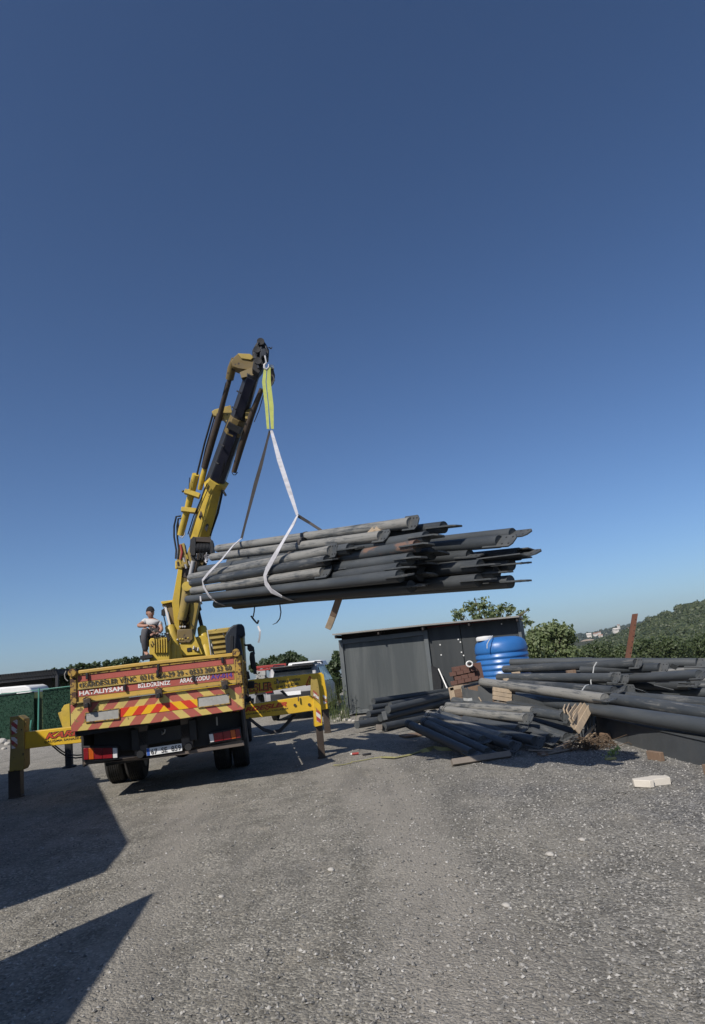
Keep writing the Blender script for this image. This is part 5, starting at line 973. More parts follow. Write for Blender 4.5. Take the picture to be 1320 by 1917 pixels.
for pts, mt, w_, lab in [([(477, 1130), (476, 1145), (474, 1155)], 'strap_dark', .02, 'dark tattered strip hanging under the bundle'), ([(470, 1153), (476, 1161), (482, 1168), (484, 1161)], 'strap_dark', .03, 'hooked rag at the end of the tattered strip'), ([(483, 1172), (487, 1182), (486, 1195), (484, 1203)], 'strap_white', .028, 'pale rag end dangling below the hooked rag'), ([(524, 1132), (526, 1146), (524, 1158), (518, 1166), (511, 1169)], 'strap_dark', .018, 'thin curved strip hanging under the bundle right of the rag')]:
    tag(MB().ribbon([LP(x, y, .4) for x, y in pts], w_, .004).build('torn_strip', M[mt]), lab, 'torn strip', 'torn strips under the bundle')
rg = MB()
for k in range(5): rg.ribbon([LP(392, 1040+k*2, .35), LP(387-k, 1038+k*3, .3), LP(383+k, 1042+k*3, .3)], .03, .004)
tag(rg.build('torn_wrap', M['strap_white']), 'torn pale wrapping at the upper left pipe ends of the bundle', 'wrapping', kind=None)
tag(MB().ribbon([LP(375, 1116, -.09), LP(376, 1126, -.09), LP(378, 1131, -.05)], .025, .004).build('tie', M['strap_white']), 'thin pale tie round the lowest front pipe of the bundle', 'tie')

# --- heaps on the ground: (px, py, depth) for each end
def heap(rows, group):
    for (a, b, mt, dia, plen, pa, ring, lab) in rows:
        A, B = P(*a), P(*b)
        if b[0] >= 1340: B = B+(B-A).normalized()*1.6        # these run on out of the frame
        pipe(A, B, mt, lab, group, dia=dia, plate=plen, pang=pa, ring=ring)
heap([
 ((700, 1366, 15.2), (800, 1345, 17.5), 'pipe', .17, 0, 0, 0, 'lowest pipe of the left ground heap, nearest the camera') if False else ((718, 1361, 15.3), (812, 1342, 17.2), 'pipe', .18, 0, 0, 0, 'lowest front pipe of the left heap with its lit open end'),
 ((668, 1357, 15.6), (815, 1334, 18.0), 'pipe', .17, 0, 0, 0, 'pipe of the left heap lying furthest left on the ground'),
 ((712, 1344, 16.0), (846, 1311, 18.8), 'pipe', .17, 0, 0, 0, 'long pipe crossing the middle of the left heap'),
 ((726, 1328, 16.2), (846, 1300, 18.9), 'pipe', .18, 0, 0, 0, 'upper lit pipe of the left heap below the cabin wall'),
 ((690, 1337, 16.4), (800, 1318, 18.4), 'pipe', .15, 0, 0, 0, 'thin dark pipe in the left side of the left heap'),
 ((694, 1325, 16.8), (820, 1308, 19.0), 'pipe', .15, 0, 0, 0, 'dark pipe second from the top of the left heap'),
 ((699, 1313, 17.0), (846, 1292, 19.4), 'pipe', .15, 0, 0, 0, 'topmost pipe of the left heap against the cabin wall'),
 ((676, 1347, 16.2), (790, 1330, 18.2), 'pipe', .14, 0, 0, 0, 'dark pipe end low at the left of the left heap'),
 ((684, 1350, 15.9), (780, 1338, 17.4), 'pipe_mid', .13, 0, 0, 0, 'shaded pipe between the two lowest pipes of the left heap'),
 ((730, 1319, 17.0), (850, 1296, 19.3), 'pipe', .14, 0, 0, 0, 'pipe just under the topmost one of the left heap')], 'pipes of the left ground heap')
tag(MB().bar(P(718, 1332, 15.8), P(722, 1348, 15.6), .10, .02).build('steel_plate', M['plate_steel'], None, .003), 'small steel plate standing between pipes of the left heap', 'steel plate')
tag(MB().prism([P(704, 1357, 15.2), P(716, 1357, 15.2), P(716, 1366, 15.2), P(704, 1367, 15.2)], (0, .1, 0)).build('timber_block', M['wood_grey'], None, .004), 'grey timber block under the lowest pipe of the left heap', 'timber block')
heap([
 ((764, 1355, 12.6), (884, 1411, 10.2), 'pipe', .15, .34, .1, 1, 'front-most pipe of the middle heap, its plate end on the ground'),
 ((793, 1352, 12.5), (914, 1409, 10.3), 'pipe_mid', .15, .34, .1, 1, 'second pipe from the front of the middle heap'),
 ((797, 1346, 12.8), (904, 1387, 10.8), 'pipe_mid', .16, .30, .1, 1, 'third pipe from the front of the middle heap, lying on the second'),
 ((802, 1338, 13.0), (940, 1381, 10.9), 'pipe_dusty', .16, .34, .2, 1, 'bright dusty pipe with two neck rings at the left of the middle heap'),
 ((822, 1337, 13.2), (962, 1381, 11.0), 'pipe_mid', .16, .34, .3, 1, 'pipe right of the bright ringed pipe in the middle heap'),
 ((828, 1329, 13.4), (985, 1345, 11.2), 'pipe_dusty', .16, .30, .9, 1, 'dusty level pipe with a shadow across it in the middle heap'),
 ((838, 1321, 13.8), (998, 1331, 11.6), 'pipe_dusty', .15, .34, .2, 0, 'dusty pipe directly above the shadow-crossed pipe'),
 ((850, 1312, 14.2), (1056, 1341, 10.9), 'pipe_mid', .16, .26, 1.3, 0, 'upper pipe of the middle heap with a round cap and upright plate'),
 ((868, 1308, 14.6), (1045, 1326, 12.0), 'pipe_mid', .14, 0, 0, 0, 'thin pipe along the top of the middle heap'),
 ((870, 1348, 12.6), (972, 1366, 11.0), 'pipe', .16, .34, .4, 0, 'dark pipe end under the shadow-crossed pipe'),
 ((880, 1356, 12.3), (1003, 1388, 10.4), 'pipe', .16, .40, .9, 0, 'dark shaded pipe with a big tilted plate low in the middle heap'),
 ((930, 1345, 12.4), (1030, 1383, 10.6), 'pipe', .16, .40, .6, 0, 'dark shaded pipe end left of the broken boards'),
 ((960, 1347, 12.2), (1062, 1382, 10.7), 'pipe_mid', .17, .36, .3, 0, 'grey pipe end beside the broken boards at the right of the middle heap'),
 ((960, 1340, 12.6), (1080, 1374, 11.0), 'pipe', .16, .34, .5, 0, 'right-most pipe end of the middle heap below the leaning pallet'),
 ((860, 1365, 11.9), (960, 1397, 10.3), 'pipe', .15, .34, .7, 0, 'dark pipe at ground level in the middle heap')], 'pipes of the middle ground heap')
heap([
 ((957, 1240, 15.0), (1110, 1238, 13.6), 'pipe', .16, 0, 0, 0, 'topmost pipe of the right stack, in front of the blue tank'),
 ((1040, 1239, 14.2), (1306, 1241, 12.0), 'pipe', .17, .44, .7, 0, 'top rear pipe of the right stack ending in a dark plate at the frame edge'),
 ((945, 1253, 15.2), (1191, 1242, 11.9), 'pipe_mid', .17, .26, .9, 0, 'shiny second pipe of the right stack with a twisted plate end'),
 ((1090, 1254, 13.0), (1236, 1250, 11.6), 'pipe', .16, .30, .9, 0, 'short pipe end right of the shiny pipe in the right stack'),
 ((934, 1268, 14.8), (1150, 1269, 11.7), 'pipe_mid', .17, .28, 1.0, 0, 'third pipe down in the right stack, tied with white string'),
 ((1000, 1272, 14.4), (1166, 1272, 12.0), 'pipe', .15, .28, 1.0, 0, 'pipe end just behind the tied third pipe of the right stack'),
 ((1010, 1271, 14.8), (1184, 1273, 12.4), 'pipe', .15, .28, 1.0, 0, 'furthest of the three staggered pipe ends in the right stack'),
 ((948, 1278, 14.5), (1150, 1294, 11.3), 'pipe_mid', .17, .34, .2, 0, 'fourth pipe down in the right stack with a forked plate'),
 ((1010, 1284, 13.6), (1176, 1292, 11.6), 'pipe', .15, .28, 1.35, 0, 'pipe end with an upright square plate in the right stack'),
 ((903, 1277, 14.2), (1133, 1309, 10.4), 'pipe_dusty', .18, .36, .1, 0, 'long dusty pipe sloping down across the right stack to a blade plate'),
 ((967, 1305, 13.6), (1345, 1364, 8.0), 'pipe', .205, 0, 0, 0, 'longest lower pipe of the right stack above the steel box beam'),
 ((1150, 1309, 10.8), (1345, 1340, 8.3), 'pipe_mid', .195, 0, 0, 0, 'broad pipe entering the right stack from the frame edge above the longest pipe'),
 ((1165, 1304, 11.4), (1345, 1319, 9.2), 'pipe_mid', .17, 0, 0, 0, 'pipe with two small holes at the right frame edge'),
 ((1170, 1270, 12.4), (1310, 1264, 10.2), 'pipe', .16, .34, .6, 0, 'pipe end at the right frame edge under the top plate'),
 ((1150, 1282, 12.6), (1345, 1256, 11.2), 'pipe', .16, .3, .5, 0, 'shaded pipe behind the frame-edge pipe end'),
 ((1080, 1284, 13.4), (1290, 1282, 11.4), 'pipe', .16, .34, .2, 0, 'shaded pipe in the dark hollow of the right stack, lower'),
 ((1080, 1272, 13.6), (1262, 1266, 11.8), 'pipe', .16, .34, .9, 0, 'shaded pipe in the dark hollow of the right stack, upper'),
 ((1120, 1297, 13.0), (1340, 1297, 11.2), 'pipe', .16, 0, 0, 0, 'shaded pipe at the bottom of the dark hollow in the right stack'),
 ((1000, 1262, 15.0), (1345, 1252, 12.6), 'pipe', .18, 0, 0, 0, 'rear pipe closing the back of the right stack'),
 ((990, 1290, 15.0), (1345, 1284, 12.6), 'pipe', .20, 0, 0, 0, 'lower rear pipe closing the back of the right stack')], 'pipes of the right stack')
for k in range(12):
    zz = .12+(k//3)*.22; rowl = ['bottom', 'second', 'third', 'top'][k//3]; coll = ['front', 'middle', 'rear'][k % 3]; yo = 13.0+(k % 3)*.35; pipe((2.6+(k % 3)*.2, yo+1.8, zz), (8.4, yo-1.2, zz+.02), 'pipe', '%s pipe of the %s layer deep in the shaded back of the right stack' % (coll, rowl), 'pipes deep in the back of the right stack', dia=.21)
for k, (a, b, wd, lab) in enumerate([((1190, 1290, 11.0), (1210, 1296, 10.8), .16, 'grey plate edge in the dark hollow, left'), ((1225, 1284, 10.8), (1262, 1293, 10.6), .05, 'thin plate edge in the dark hollow, middle'), ((1270, 1279, 10.4), (1300, 1280, 10.2), .04, 'thin level plate edge near the frame edge'), ((1255, 1245, 11.4), (1268, 1250, 11.4), .1, 'small plate under the top rear pipe')]):
    tag(MB().bar(P(*a), P(*b), wd, .012, side=(0, 1, 1)).build('steel_plate', M['plate_steel'], None, .002), lab, 'steel plate', 'plates in the hollow of the right stack')
# spacers, white strings
for k, (x, y, Y, lab) in enumerate([(966, 1261, 14.6, 'timber spacer under the left end of the second pipe'), (1069, 1258, 13.2, 'red-brown spacer under the shiny second pipe'), (950, 1273, 14.4, 'timber spacer under the third pipe, left'), (1064, 1278, 13.0, 'timber spacer under the third pipe, right')]):
    c = P(x, y, Y); tag(MB().box(c, (.17, .12, .07)).build('timber_spacer', M['wood_old'] if k % 2 else M['wood'], None, .006), lab, 'timber spacer', 'spacers in the right stack')
for pts, lab in [([(1117, 1240, 12.3), (1112, 1248, 12.2), (1110, 1262, 12.15), (1106, 1275, 12.1), (1107, 1282, 12.1)], 'white string tied down over the second and third pipes'), ([(1102, 1282, 11.6), (1096, 1284, 11.4), (1091, 1291, 11.25), (1086, 1298, 11.2)], 'short white string hanging over the fourth pipe'), ([(970, 1248, 14.8), (970, 1256, 14.7)], 'white tie near the left end of the second pipe')]:
    tag(MB().tube([P(*p) for p in pts], .011, 6).build('string', M['rope']), lab, 'string', 'white strings on the right stack')

# ================================================================ box beam, troughs, pallets, boards
ba, bb = P(1114, 1359, 11.5), P(1345, 1417, 7.75); h = .36
hb = Vector((bb.x-ba.x, bb.y-ba.y, 0)).normalized(); nb = Vector((-hb.y, hb.x, 0)); nb = nb if nb.x > 0 else -nb
bt_, bbm = P(1111, 1340, 11.5), P(1116, 1378, 11.5); et, eb = P(1345, 1393, 7.75), P(1345, 1446, 7.75)
et = et+(et-bt_)*.4; eb = eb+(eb-bbm)*.4
bmr = empty('box_beam', bbm, label='long dark steel box beam on blocks at the right, along the front of the stack', cat='steel beam'); O = Vector(bbm)
MB().ring_loft([[p-O, q-O, q-O+nb*.30, p-O+nb*.30] for p, q in ((bt_, bbm), (et, eb))]).build('beam_web', M['beam_steel'], bmr, .006)
MB().ring_loft([[p-O+Vector((0, 0, .012))-nb*.02, p-O-nb*.02, p-O+nb*.32, p-O+nb*.32+Vector((0, 0, .012))] for p in (bt_, et)]).build('top_flange', M['beam_steel'], bmr, .002)
MB().ring_loft([[p-O+Vector((0, 0, -.012))-nb*.02, p-O+Vector((0, 0, .0))-nb*.02, p-O+nb*.32, p-O+nb*.32+Vector((0, 0, -.012))] for p in (bbm, eb)]).build('bottom_flange', M['beam_steel'], bmr, .002)
for x, y, Y, s, lab in [(1217, 1424, 9.3, .06, 'wood block under the steel box beam'), (1122, 1386, 11.2, .09, 'wood block under the left end of the steel box beam'), (1330, 1452, 8.2, .14, 'wood block under the beam at the frame edge')]:
    g = G(x, y); c = g+nb*.08; tag(MB().box((c.x, c.y, .05), (s, .25, .11), Matrix.Rotation(.3, 3, 'Z')).build('wood_block', M['wood_old'], None, .006), lab, 'wood block', 'blocks under the box beam')
g2 = G(1290, 1432)+nb*.22; ex = MB().ring_loft([[Vector((p.x, p.y, z))+nb*q for z, q in ((.04, 0), (.13, 0), (.13, .3), (.04, .3))] for p in (G(1240, 1420)+nb*.15, G(1345, 1450)+nb*.15)]).build('lower_beam', M['beam_steel'], None, .004); tag(ex, 'low dark beam lying on the ground beneath the box beam', 'steel beam')
# deeper parallel beams behind the pallet
for (a, b, hh, lab) in [((960, 1312, 13.2), (1110, 1345, 11.2), .30, 'dark steel channel running from the small pallet down to the box beam'), ((955, 1325, 12.9), (1060, 1345, 11.6), .26, 'second dark steel channel behind the middle heap')]:
    A, B = P(*a), P(*b); tag(MB().bar(A, B, .16, hh, side=(0, 0, 1)).build('steel_channel', M['beam_steel'], None, .006), lab, 'steel channel', 'channels behind the middle heap')
tro = empty('steel_trough', P(905, 1325, 13.8), label='open grey steel trough with inner walls between the brick stack and the small pallet', cat='steel trough'); to = Vector(tro.location)
def tq(x, y, Y): return P(x, y, Y)-to
mb = MB(); mb.prism([tq(876, 1290, 13.5), tq(927, 1300, 13.2), tq(927, 1330, 13.2), tq(876, 1325, 13.5)], (0, .03, 0)); mb.build('front_wall', M['beam_steel'], tro)
MB().prism([tq(864, 1286, 13.6), tq(878, 1292, 13.5), tq(880, 1320, 13.5), tq(868, 1316, 13.6)], (.0, .03, 0)).build('end_wall', M['plate_steel'], tro)
MB().prism([tq(866, 1286, 15.2), tq(960, 1282, 14.9), tq(960, 1312, 14.9), tq(866, 1312, 15.2)], (0, .03, 0)).build('rear_wall', M['beam_steel'], tro)
MB().bar(tq(866, 1286, 13.7), tq(902, 1278, 15.2), .05, .05).build('rim', M['plate_steel'], tro); MB().bar(tq(872, 1284, 14.4), tq(876, 1291, 13.5), .03, .03).build('rim', M['plate_steel'], tro)
MB().prism([tq(895, 1284, 14.2), tq(940, 1292, 14.0), tq(940, 1318, 14.0), tq(895, 1310, 14.2)], (0, .03, 0)).build('divider', M['beam_steel'], tro)
MB().bar(tq(896, 1305, 13.1), tq(901, 1313, 13.1), .02, .02).build('stick', M['wood'], tro)
# wooden crate frame at the joint of heap and trough
cf = empty('wooden_frame', P(850, 1310, 14.3), label='upright wooden frame at the right end of the left heap', cat='wooden frame'); co_ = Vector(cf.location)
def cq(x, y, Y=14.3): return P(x, y, Y)-co_
for (a, b, w0, mt, nm) in [((844, 1287), (850, 1318), .11, 'wood', 'post'), ((842, 1290), (867, 1285), .07, 'wood', 'top_rail'), ((864, 1286), (870, 1312), .05, 'wood', 'post'), ((852, 1301), (866, 1299), .09, 'wood_old', 'slat'), ((852, 1308), (866, 1306), .04, 'wood_old', 'slat'), ((843, 1318), (852, 1322), .05, 'wood_old', 'foot')]:
    MB().bar(cq(*a), cq(*b), w0, .06).build(nm, M[mt], cf, .004)
tag(MB().ribbon([P(868, 1309, 13.4), P(876, 1310, 13.2), P(884, 1309, 13.2)], .05, .01, (0, 0, 1)).build('pale_strip', M['rope']), 'pale bent strip on the upper pipes of the middle heap', 'strip')
# small pallet stack
pa = empty('small_pallet', P(940, 1302, 13.1), label='small weathered pallet stack wedged between trough and beams', cat='pallet'); pao = Vector(pa.location)
def pq(x, y, Y=13.1): return P(x, y, Y)-pao
for k, (y0) in enumerate((1290, 1298, 1306, 1313)):
    if k < 3: MB().bar(pq(923, y0-.5), pq(957, y0+5), .075, .12, side=(0, 1, 0)).build('board', M['wood'], pa, .004)
    for x in (926, 940, 953):
        if k < 3: MB().box(pq(x, y0+4.5+(x-923)*.14, 13.15), (.07, .08, .06)).build('block', M['wood_old'], pa, .004)
MB().bar(pq(925, 1315), pq(952, 1319), .06, .12).build('board', M['wood_grey'], pa, .004); MB().prism([pq(956, 1292), pq(965, 1295), pq(965, 1308), pq(957, 1308)], (0, .1, 0)).build('end_block', M['wood_old'], pa, .004)
# leaning pallet of slats
lp = empty('leaning_pallet', P(1088, 1345, 11.0), label='pale slatted pallet leaning against the end of the box beam', cat='pallet'); lpo = Vector(lp.location)
def lq(x, y, Y): return P(x, y, Y)-lpo
for (a, b, w_) in [((1059, 1322), (1056, 1331), .07), ((1067, 1321), (1062, 1333), .07), ((1079, 1321), (1066, 1340), .07), ((1090, 1320), (1068, 1350), .09), ((1097, 1320), (1072, 1362), .09), ((1108, 1320), (1080, 1369), .10), ((1086, 1322), (1073, 1347), .05)]:
    MB().bar(lq(*a, 10.75), lq(*b, 10.25), w_, .022).build('slat', M['wood'], lp, .003)
MB().bar(lq(1056, 1328, 10.8), lq(1104, 1326, 10.8), .07, .03).build('cross_board', M['wood'], lp, .003); MB().prism([lq(1108, 1326, 10.7), lq(1113, 1322, 10.7), lq(1119, 1327, 10.7), lq(1113, 1336, 10.7), lq(1106, 1333, 10.7)], (0, .12, 0)).build('corner_block', M['wood'], lp, .004)
for x in (1096, 1103, 1110): MB().bar(lq(x, 1338, 10.9), lq(x+1, 1370, 10.8), .035, .05).build('rail', M['plate_steel'], lp)
boards = [((1112, 1357, 10.9), (1089, 1390, 10.3), .07, 'wood', 'upper of two loose pale boards crossing by the twig tangle'), ((1113, 1373, 10.7), (1089, 1394, 10.2), .055, 'wood', 'lower of two loose pale boards crossing by the twig tangle'),
          ((1062, 1392, 10.6), (1042, 1415, 10.1), .16, 'wood_grey', 'grey broken board in the shade right of the dark pipe ends'), ((990, 1405, 10.3), (1045, 1413, 10.1), .05, 'wood_grey', 'thin grey board lying under the broken boards'), ((1015, 1424, 9.9), (1078, 1407, 10.2), .06, 'wood_grey', 'grey board along the front edge of the broken boards'),
          ((1012, 1410, 10.1), (1022, 1424, 9.9), .11, 'wood_old', 'short brown block end among the broken boards'), ((913, 1352, 12.0), (925, 1362, 11.7), .07, 'wood_old', 'small brown wood piece poking between the middle heap pipes'), ((846, 1428, 0), (955, 1412, 0), .085, 'wood_grey', 'long brown timber lying in front of the middle heap'),
          ((848, 1404, 11.0), (860, 1413, 10.8), .04, 'wood_grey', 'short grey stick left of the long brown timber'), ((752, 1374, 13.9), (785, 1372, 14.0), .20, 'wood_old', 'flat brown board on the lit ground left of the middle heap')]
for (a, b, w_, mt, lab) in boards:
    A = G(a[0], a[1], .05) if a[2] == 0 else P(*a); B = G(b[0], b[1], .05) if b[2] == 0 else P(*b); A.z = max(A.z, .02); B.z = max(B.z, .02)
    if 'flat brown' in lab: A.z = B.z = .03; o = MB().bar(A, B, .03, .42, side=(0, 1, 0))
    else: o = MB().bar(A, B, w_, w_*.45 if a[2] else w_, side=(0, .6, 1))
    tag(o.build('loose_board', M[mt], None, .004), lab, 'board', 'loose boards round the middle heap')
# twig tangle
rr = random.Random(9); tg = MB(); g = G(1128, 1402)
for k in range(120):
    c = g+Vector((rr.gauss(-.10, .17), rr.gauss(.08, .10), abs(rr.gauss(.02, .055)))); a = rr.uniform(0, 6.28); L = rr.uniform(.12, .34); d = Vector((math.cos(a), math.sin(a)*.5, rr.uniform(-.1, .3)))*L
    tg.tube([c, c+d*.5+Vector((rr.uniform(-.05, .05), 0, rr.uniform(0, .09))), c+d+Vector((0, 0, rr.uniform(-.1, .05)))], rr.uniform(.003, .007), 5, False)
for k in range(4):
    c = g+Vector((rr.uniform(-.2, .0), .1, .03)); rr_ = rr.uniform(.10, .18); tg.tube([c+Vector((rr_*math.cos(t), .05*math.sin(t*2), rr_*.9*math.sin(t))) for t in np.linspace(.1, 3.0, 9)], .004, 5, False)
tag(tg.build('twig_tangle', M['twig']), 'tangle of dry twigs and wire on the ground at the end of the box beam', 'twigs', kind='stuff')
v, f = leaf_cloud([(0, 0, .05, .08, .07, .06), (.05, 0, .09, .05, .05, .04), (-.06, .02, .03, .08, .06, .03)], 45, .028, 3); o = np_mesh('green_sprig', v, f, M['sprig']); o.location = G(1150, 1416); tag(o, 'bright green leafy sprig on the ground by the twig tangle', 'sprig')
tag(MB().box(G(1143, 1420, .02), (.14, .06, .03)).build('yellow_scrap', M['strap_ground'], None, .005), 'dull yellow scrap beside the green sprig', 'scrap')
# concrete paver
gp = G(1223, 1470); pv = [(-.19, .05), (-.20, -.02), (-.075, -.135), (-.03, -.13), (-.02, -.09), (.17, -.08), (.185, .02), (.06, .10), (.02, .10), (.0, .075)]
o = MB().prism([(x, y, 0) for x, y in pv], (0, 0, .075)).build('paving_stone', M['paver'], None, .006); o.location = gp+Vector((0, .02, .0)); tag(o, 'pale notched concrete paving stone lying alone on the gravel', 'paving stone')
# yellow ratchet strap on the ground, bottle and scraps
def strap(pts, w_, name='ground_strap'):
    return [G(x, y, .018+.01*math.sin(i*2)) for i, (x, y) in enumerate(pts)]
so_ = empty('ground_strap', G(720, 1417), label='yellow webbing strap trailing over the gravel towards the middle heap', cat='strap'); q0 = Vector(so_.location)
MB().ribbon([p-q0 for p in strap([(625, 1432), (634, 1432), (645, 1431), (657, 1428), (659, 1426), (675, 1424), (700, 1419), (716, 1416)], .06)], .035, .006, (.1, 1, 0)).build('narrow_length', M['strap_ground'], so_)
MB().ribbon([p-q0 for p in strap([(716, 1417), (740, 1418), (762, 1414), (778, 1409), (790, 1405)], .06)], .10, .006, (.1, 1, 0)).build('wide_length', M['strap_ground'], so_); MB().ribbon([p-q0 for p in strap([(788, 1407), (802, 1404), (812, 1399), (824, 1403), (842, 1402), (860, 1401)], .06)], .11, .006, (.1, 1, .3)).build('wide_length', M['strap_ground'], so_)
bt0 = G(664, 1411, .03); bo_ = empty('drink_bottle', bt0, label='small crushed drink bottle with red label at the shadow edge', cat='bottle')
bo_.scale = (.8, .8, .8)
MB().tube([(-.10, 0, 0), (-.08, 0, 0), (-.06, 0, 0)], [.009, .011, .024], 10).build('neck', M['white'], bo_); MB().tube([(-.06, 0, 0), (.0, 0, .0), (.09, 0, 0)], [.024, .027, .025], 12).build('label_band', M['plastic_red'], bo_)
tag(MB().box(G(687, 1412, .015), (.16, .07, .03), Matrix.Rotation(.2, 3, 'Z')).build('dark_scrap', M['black'], None, .01), 'dark scrap lying right of the drink bottle', 'scrap')
for x, y, s, lab in [(1030, 1602, .035, 'pale stone alone in the middle of the right gravel'), (948, 1697, .028, 'pale pebble low in the middle right gravel'), (828//2, 1680, .022, 'dark round pebble near the tip of the lower left shadow'), (620, 1630, .03, 'pale flat pebble in the centre of the yard'), (1090, 1574, .03, 'pale pebble in the right gravel')]:
    g = G(x, y); bm = bmesh.new(); bmesh.ops.create_icosphere(bm, subdivisions=2, radius=s)
    for v in bm.verts: v.co *= 1+.3*noise.noise(v.co*40); v.co.z *= .5
    me = bpy.data.meshes.new('pebble'); bm.to_mesh(me); bm.free(); o = link('pebble', me, M['rock']); o.location = g+Vector((0, 0, s*.3)); tag(o, lab, 'pebble', 'single larger pebbles in the yard')

# ================================================================ the operator on the crane seat
def skin_mesh(pts, edges, sub=2):
    me = bpy.data.meshes.new('s'); me.from_pydata([p[:3] for p in pts], edges, []); o = bpy.data.objects.new('s', me); C.objects.link(o)
    o.modifiers.new('s', 'SKIN'); sk_ = me.skin_vertices[0].data
    for i, p in enumerate(pts): sk_[i].radius = (p[3], p[4] if len(p) > 4 else p[3]); sk_[i].use_root = i == 0
    sd = o.modifiers.new('d', 'SUBSURF'); sd.levels = sub; dg = bpy.context.evaluated_depsgraph_get(); r_ = bpy.data.meshes.new_from_object(o.evaluated_get(dg)); bpy.data.objects.remove(o); return r_
def join(meshes, name, mat, parent):
    mb = MB()
    for me in meshes: mb.add([v.co.copy() for v in me.vertices], [tuple(p.vertices) for p in me.polygons])
    me = bpy.data.meshes.new(name); me.from_pydata(mb.v, [], mb.f); me.polygons.foreach_set('use_smooth', [True]*len(me.polygons)); return link(name, me, M[mat], parent)
PY = CY_-.45
hp = T(290, 1194, PY); man = empty('person', mat=TF.m @ Matrix.Translation(hp), label='man in grey-white t-shirt and black cap sitting at the crane levers, one knee drawn up', cat='person')
def m_(x, y, dy=0): return tuple(T(x, y, PY+dy)-hp)
ns = m_(284, 1159, 0); HD = Vector(m_(281.5, 1147, -.02))
body = [(*m_(290, 1193), .14, .11), (*m_(289, 1182), .13, .10), (*m_(286, 1170), .15, .10), (*m_(285, 1163), .12, .085), (*m_(283, 1157.5), .055), (*m_(282, 1152), .055),       # 0-5 spine
        (*m_(273, 1163, -.02), .055), (*m_(258.5, 1171.5, -.18), .043), (*m_(270, 1172, -.30), .035), (*m_(279, 1171, -.32), .026),                                         # 6-9 left arm
        (*m_(298, 1166, .0), .055), (*m_(303, 1179, -.1), .043), (*m_(297, 1186, -.25), .032), (*m_(292, 1187, -.32), .025),                                             # 10-13 right arm
        (*m_(284, 1196, -.05), .09), (*m_(271, 1177, -.28), .068), (*m_(270, 1200, -.30), .055), (*m_(273, 1222, -.22), .04), (*m_(277, 1226, -.36), .035),                  # 14-18 left leg
        (*m_(296, 1197, .02), .09), (*m_(305, 1197, -.12), .065), (*m_(306, 1216, -.08), .05), (*m_(306, 1234, -.04), .04), (*m_(308, 1236, -.14), .035)]
be = [(0, 1), (1, 2), (2, 3), (3, 4), (4, 5), (3, 6), (6, 7), (7, 8), (8, 9), (3, 10), (10, 11), (11, 12), (12, 13), (0, 14), (14, 15), (15, 16), (16, 17), (17, 18), (0, 19), (19, 20), (20, 21), (21, 22), (22, 23)]
parts = [skin_mesh(body, be)]
def hand(w, d, up, th):
    w, d, up, th = Vector(w), Vector(d).normalized(), Vector(up).normalized(), Vector(th).normalized(); s = d.cross(up).normalized(); out = []
    for k, L in ((-1.5, .062), (-.5, .074), (.5, .070), (1.5, .055)):
        b = w+d*.03+s*k*.019; p = [b, b+d*.05, b+d*(.05+L*.5)-up*.015, b+d*(.05+L*.75)-up*.045]; out.append(skin_mesh([(*q, r_) for q, r_ in zip(p, (.012, .0105, .0095, .008))], [(0, 1), (1, 2), (2, 3)], 1))
    p = [w+d*.01+th*.015, w+d*.03+th*.045, w+d*.065+th*.06]; out.append(skin_mesh([(*q, r_) for q, r_ in zip(p, (.013, .011, .009))], [(0, 1), (1, 2)], 1)); return out
parts += hand(m_(279, 1171, -.32), (1, -.1, -.25), (0, -.3, 1), (.2, -1, 0)); parts += hand(m_(292, 1187, -.32), (-.6, -.6, .1), (0, -.2, 1), (-.3, .3, .6))
bm = bmesh.new(); bmesh.ops.create_uvsphere(bm, u_segments=28, v_segments=20, radius=1)
fd = Vector((.55, -.83, -.12)).normalized(); sdv = Vector((0, 0, 1)).cross(fd).normalized(); uv = fd.cross(sdv)      # he looks towards the camera's right
for v in bm.verts:
    x, y, z = v.co; r_ = Vector((x*.076, y*.096, z*.118))
    if z < -.2: r_.x *= 1-.25*(-z-.2); r_.y *= 1-.12*(-z)
    if y > .75 and abs(x) < .22 and -.25 < z < .15: r_.y += .022*(1-abs(x)/.22)
    if y > .6 and .12 < abs(x) < .5 and .02 < z < .25: r_.y -= .010
    if y > .6 and abs(x) < .4 and -.62 < z < -.42: r_.y += .006
    if y > .5 and z < -.75: r_.y += .010
    v.co = HD+sdv*r_.x+fd*r_.y+uv*r_.z
me = bpy.data.meshes.new('h'); bm.to_mesh(me); bm.free(); parts.append(me)
for s in (-1, 1):
    bm = bmesh.new(); bmesh.ops.create_uvsphere(bm, u_segments=10, v_segments=8, radius=1)
    for v in bm.verts: r_ = v.co.copy(); v.co = HD+sdv*(s*.078+r_.x*.010)+fd*(-.005+r_.y*.018)+uv*(-.005+r_.z*.032)
    me = bpy.data.meshes.new('e'); bm.to_mesh(me); bm.free(); parts.append(me)
join(parts, 'body', 'skin', man)
def part_sph(name, mat, c, rx, ry, rz, cut=None):
    bm = bmesh.new(); bmesh.ops.create_uvsphere(bm, u_segments=24, v_segments=16, radius=1)
    if cut is not None: bmesh.ops.delete(bm, geom=[v for v in bm.verts if v.co.z < cut], context='VERTS')
    for v in bm.verts: r_ = v.co.copy(); v.co = Vector(c)+sdv*(r_.x*rx)+fd*(r_.y*ry)+uv*(r_.z*rz)
    me = bpy.data.meshes.new(name); bm.to_mesh(me); bm.free(); me.polygons.foreach_set('use_smooth', [True]*len(me.polygons)); return link(name, me, M[mat], man)
part_sph('cap', 'cloth_black', HD+uv*.018, .086, .106, .118, .18); part_sph('hair', 'hair', HD-fd*.018+uv*.0, .081, .092, .108, -.45).scale = (1, 1, 1)
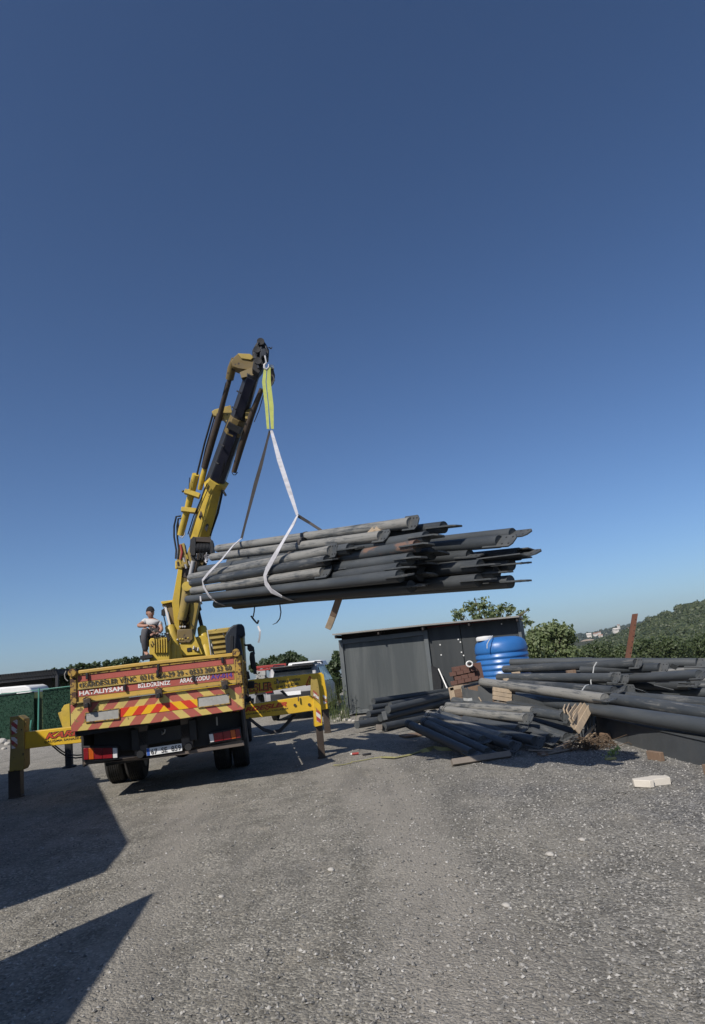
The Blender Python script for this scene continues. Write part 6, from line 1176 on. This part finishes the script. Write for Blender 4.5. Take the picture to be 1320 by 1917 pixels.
bk = MB(); bk.ring_loft([[HD+fd*(.07+t*.035)+sdv*(.06*math.cos(a))*(1-t*.15)+uv*(.045-.012*t+.010*math.sin(a)) for a in np.linspace(0, math.pi, 8)] for t in (0, 1, 2)], closed=False, cap=False); bk.build('cap_peak', M['cloth_black'], man)
for s in (-1, 1):
    part_sph('eye', 'plate_white', HD+sdv*s*.030+fd*.085+uv*.010, .011, .008, .008); part_sph('iris', 'black', HD+sdv*s*.030+fd*.0915+uv*.010, .005, .004, .005); part_sph('eyebrow', 'hair', HD+sdv*s*.031+fd*.090+uv*.030, .018, .005, .004)
part_sph('mouth', 'red_beam', HD+fd*.089-uv*.060, .024, .006, .007)
sh = [(*m_(290, 1190), .16, .13), (*m_(289, 1181), .155, .125), (*m_(286, 1170), .17, .12), (*m_(285, 1162), .13, .095), (*m_(272.5, 1163, -.02), .072), (*m_(265, 1167.5, -.10), .068), (*m_(298, 1166, .0), .072), (*m_(301, 1174, -.05), .068)]
join([skin_mesh(sh, [(0, 1), (1, 2), (2, 3), (3, 4), (4, 5), (3, 6), (6, 7)])], 'tshirt', 'shirt', man)
tr = [(*m_(290, 1195), .16, .13), (*m_(284, 1197, -.05), .105), (*m_(271, 1177, -.28), .082), (*m_(270, 1200, -.30), .072), (*m_(273, 1220, -.23), .062), (*m_(296, 1198, .02), .105), (*m_(305, 1197, -.12), .08), (*m_(306, 1216, -.08), .068), (*m_(306, 1232, -.04), .06)]
join([skin_mesh(tr, [(0, 1), (1, 2), (2, 3), (3, 4), (0, 5), (5, 6), (6, 7), (7, 8)])], 'trousers', 'trousers', man)
for a, b in ((m_(273, 1225, -.20), m_(279, 1229, -.42)), (m_(306, 1236, -.02), m_(309, 1238, -.20))): join([skin_mesh([(*a, .045, .04), (*b, .04, .03)], [(0, 1)])], 'shoe', 'cloth_black', man)
for (a, b, w_) in [((282, 1172), (284, 1184), .05), ((288, 1170), (292, 1182), .05), ((283, 1178), (290, 1176), .03)]: MB().bar(m_(*a, -.155), m_(*b, -.16), w_, .012).build('shirt_print', M['print'], man, .004)

# ================================================================ unseen blocks on the left, their footprints shaped to cast the yard shadows
kx, ky = .60, .95
def shadow_caster(pts, hgt, lab):
    c = Vector((sum(p[0] for p in pts)/len(pts), sum(p[1] for p in pts)/len(pts), 0)); t = empty('shadow_block', c, label=lab, cat='shadow caster')
    MB().prism([(x-c.x, y-c.y, 0) for x, y in pts], (0, 0, hgt-.12)).build('wall', M['shed_frame'], t, smooth=False); MB().prism([(x-c.x, y-c.y, hgt-.12) for x, y in pts], (0, 0, .12)).build('roof', M['roof_edge'], t, smooth=False)
    (x0, y0), (x1, y1) = pts[0], pts[1]; d = Vector((x1-x0, y1-y0, 0)); L = d.length; d.normalize(); n = Vector((d.y, -d.x, 0)); n = n if n.x > 0 else -n
    q = MB(); a = Vector((x0, y0, 0))+d*L*.5-c; q.bar(a+n*.01, a+n*.01+Vector((0, 0, 2.0)), .9, .05, side=tuple(n)); q.build('door', M['steel_dark'], t)
hA = 4.0; A_ = [(-8.34, 14.9), (-6.51, 15.18), (-2.71, 7.33), (-2.56, 6.34)]; A_ = [(x-kx*hA, y-ky*hA) for x, y in A_]
shadow_caster([A_[3], A_[2], A_[1], A_[0], (-16, 10.0), (-15, 1.5)], hA, 'tall grey block left of the camera, unseen, added to cast the upper shadow')
hB = 3.0; c_ = (-1.86-kx*hB, 5.58-ky*hB); e_ = (-1.60-kx*hB, 3.0-ky*hB); shadow_caster([c_, e_, (e_[0]+.5, e_[1]-3), (c_[0]-1.6, c_[1]-2.6)], hB, 'low grey block left behind the camera, unseen, added to cast the lower shadow')
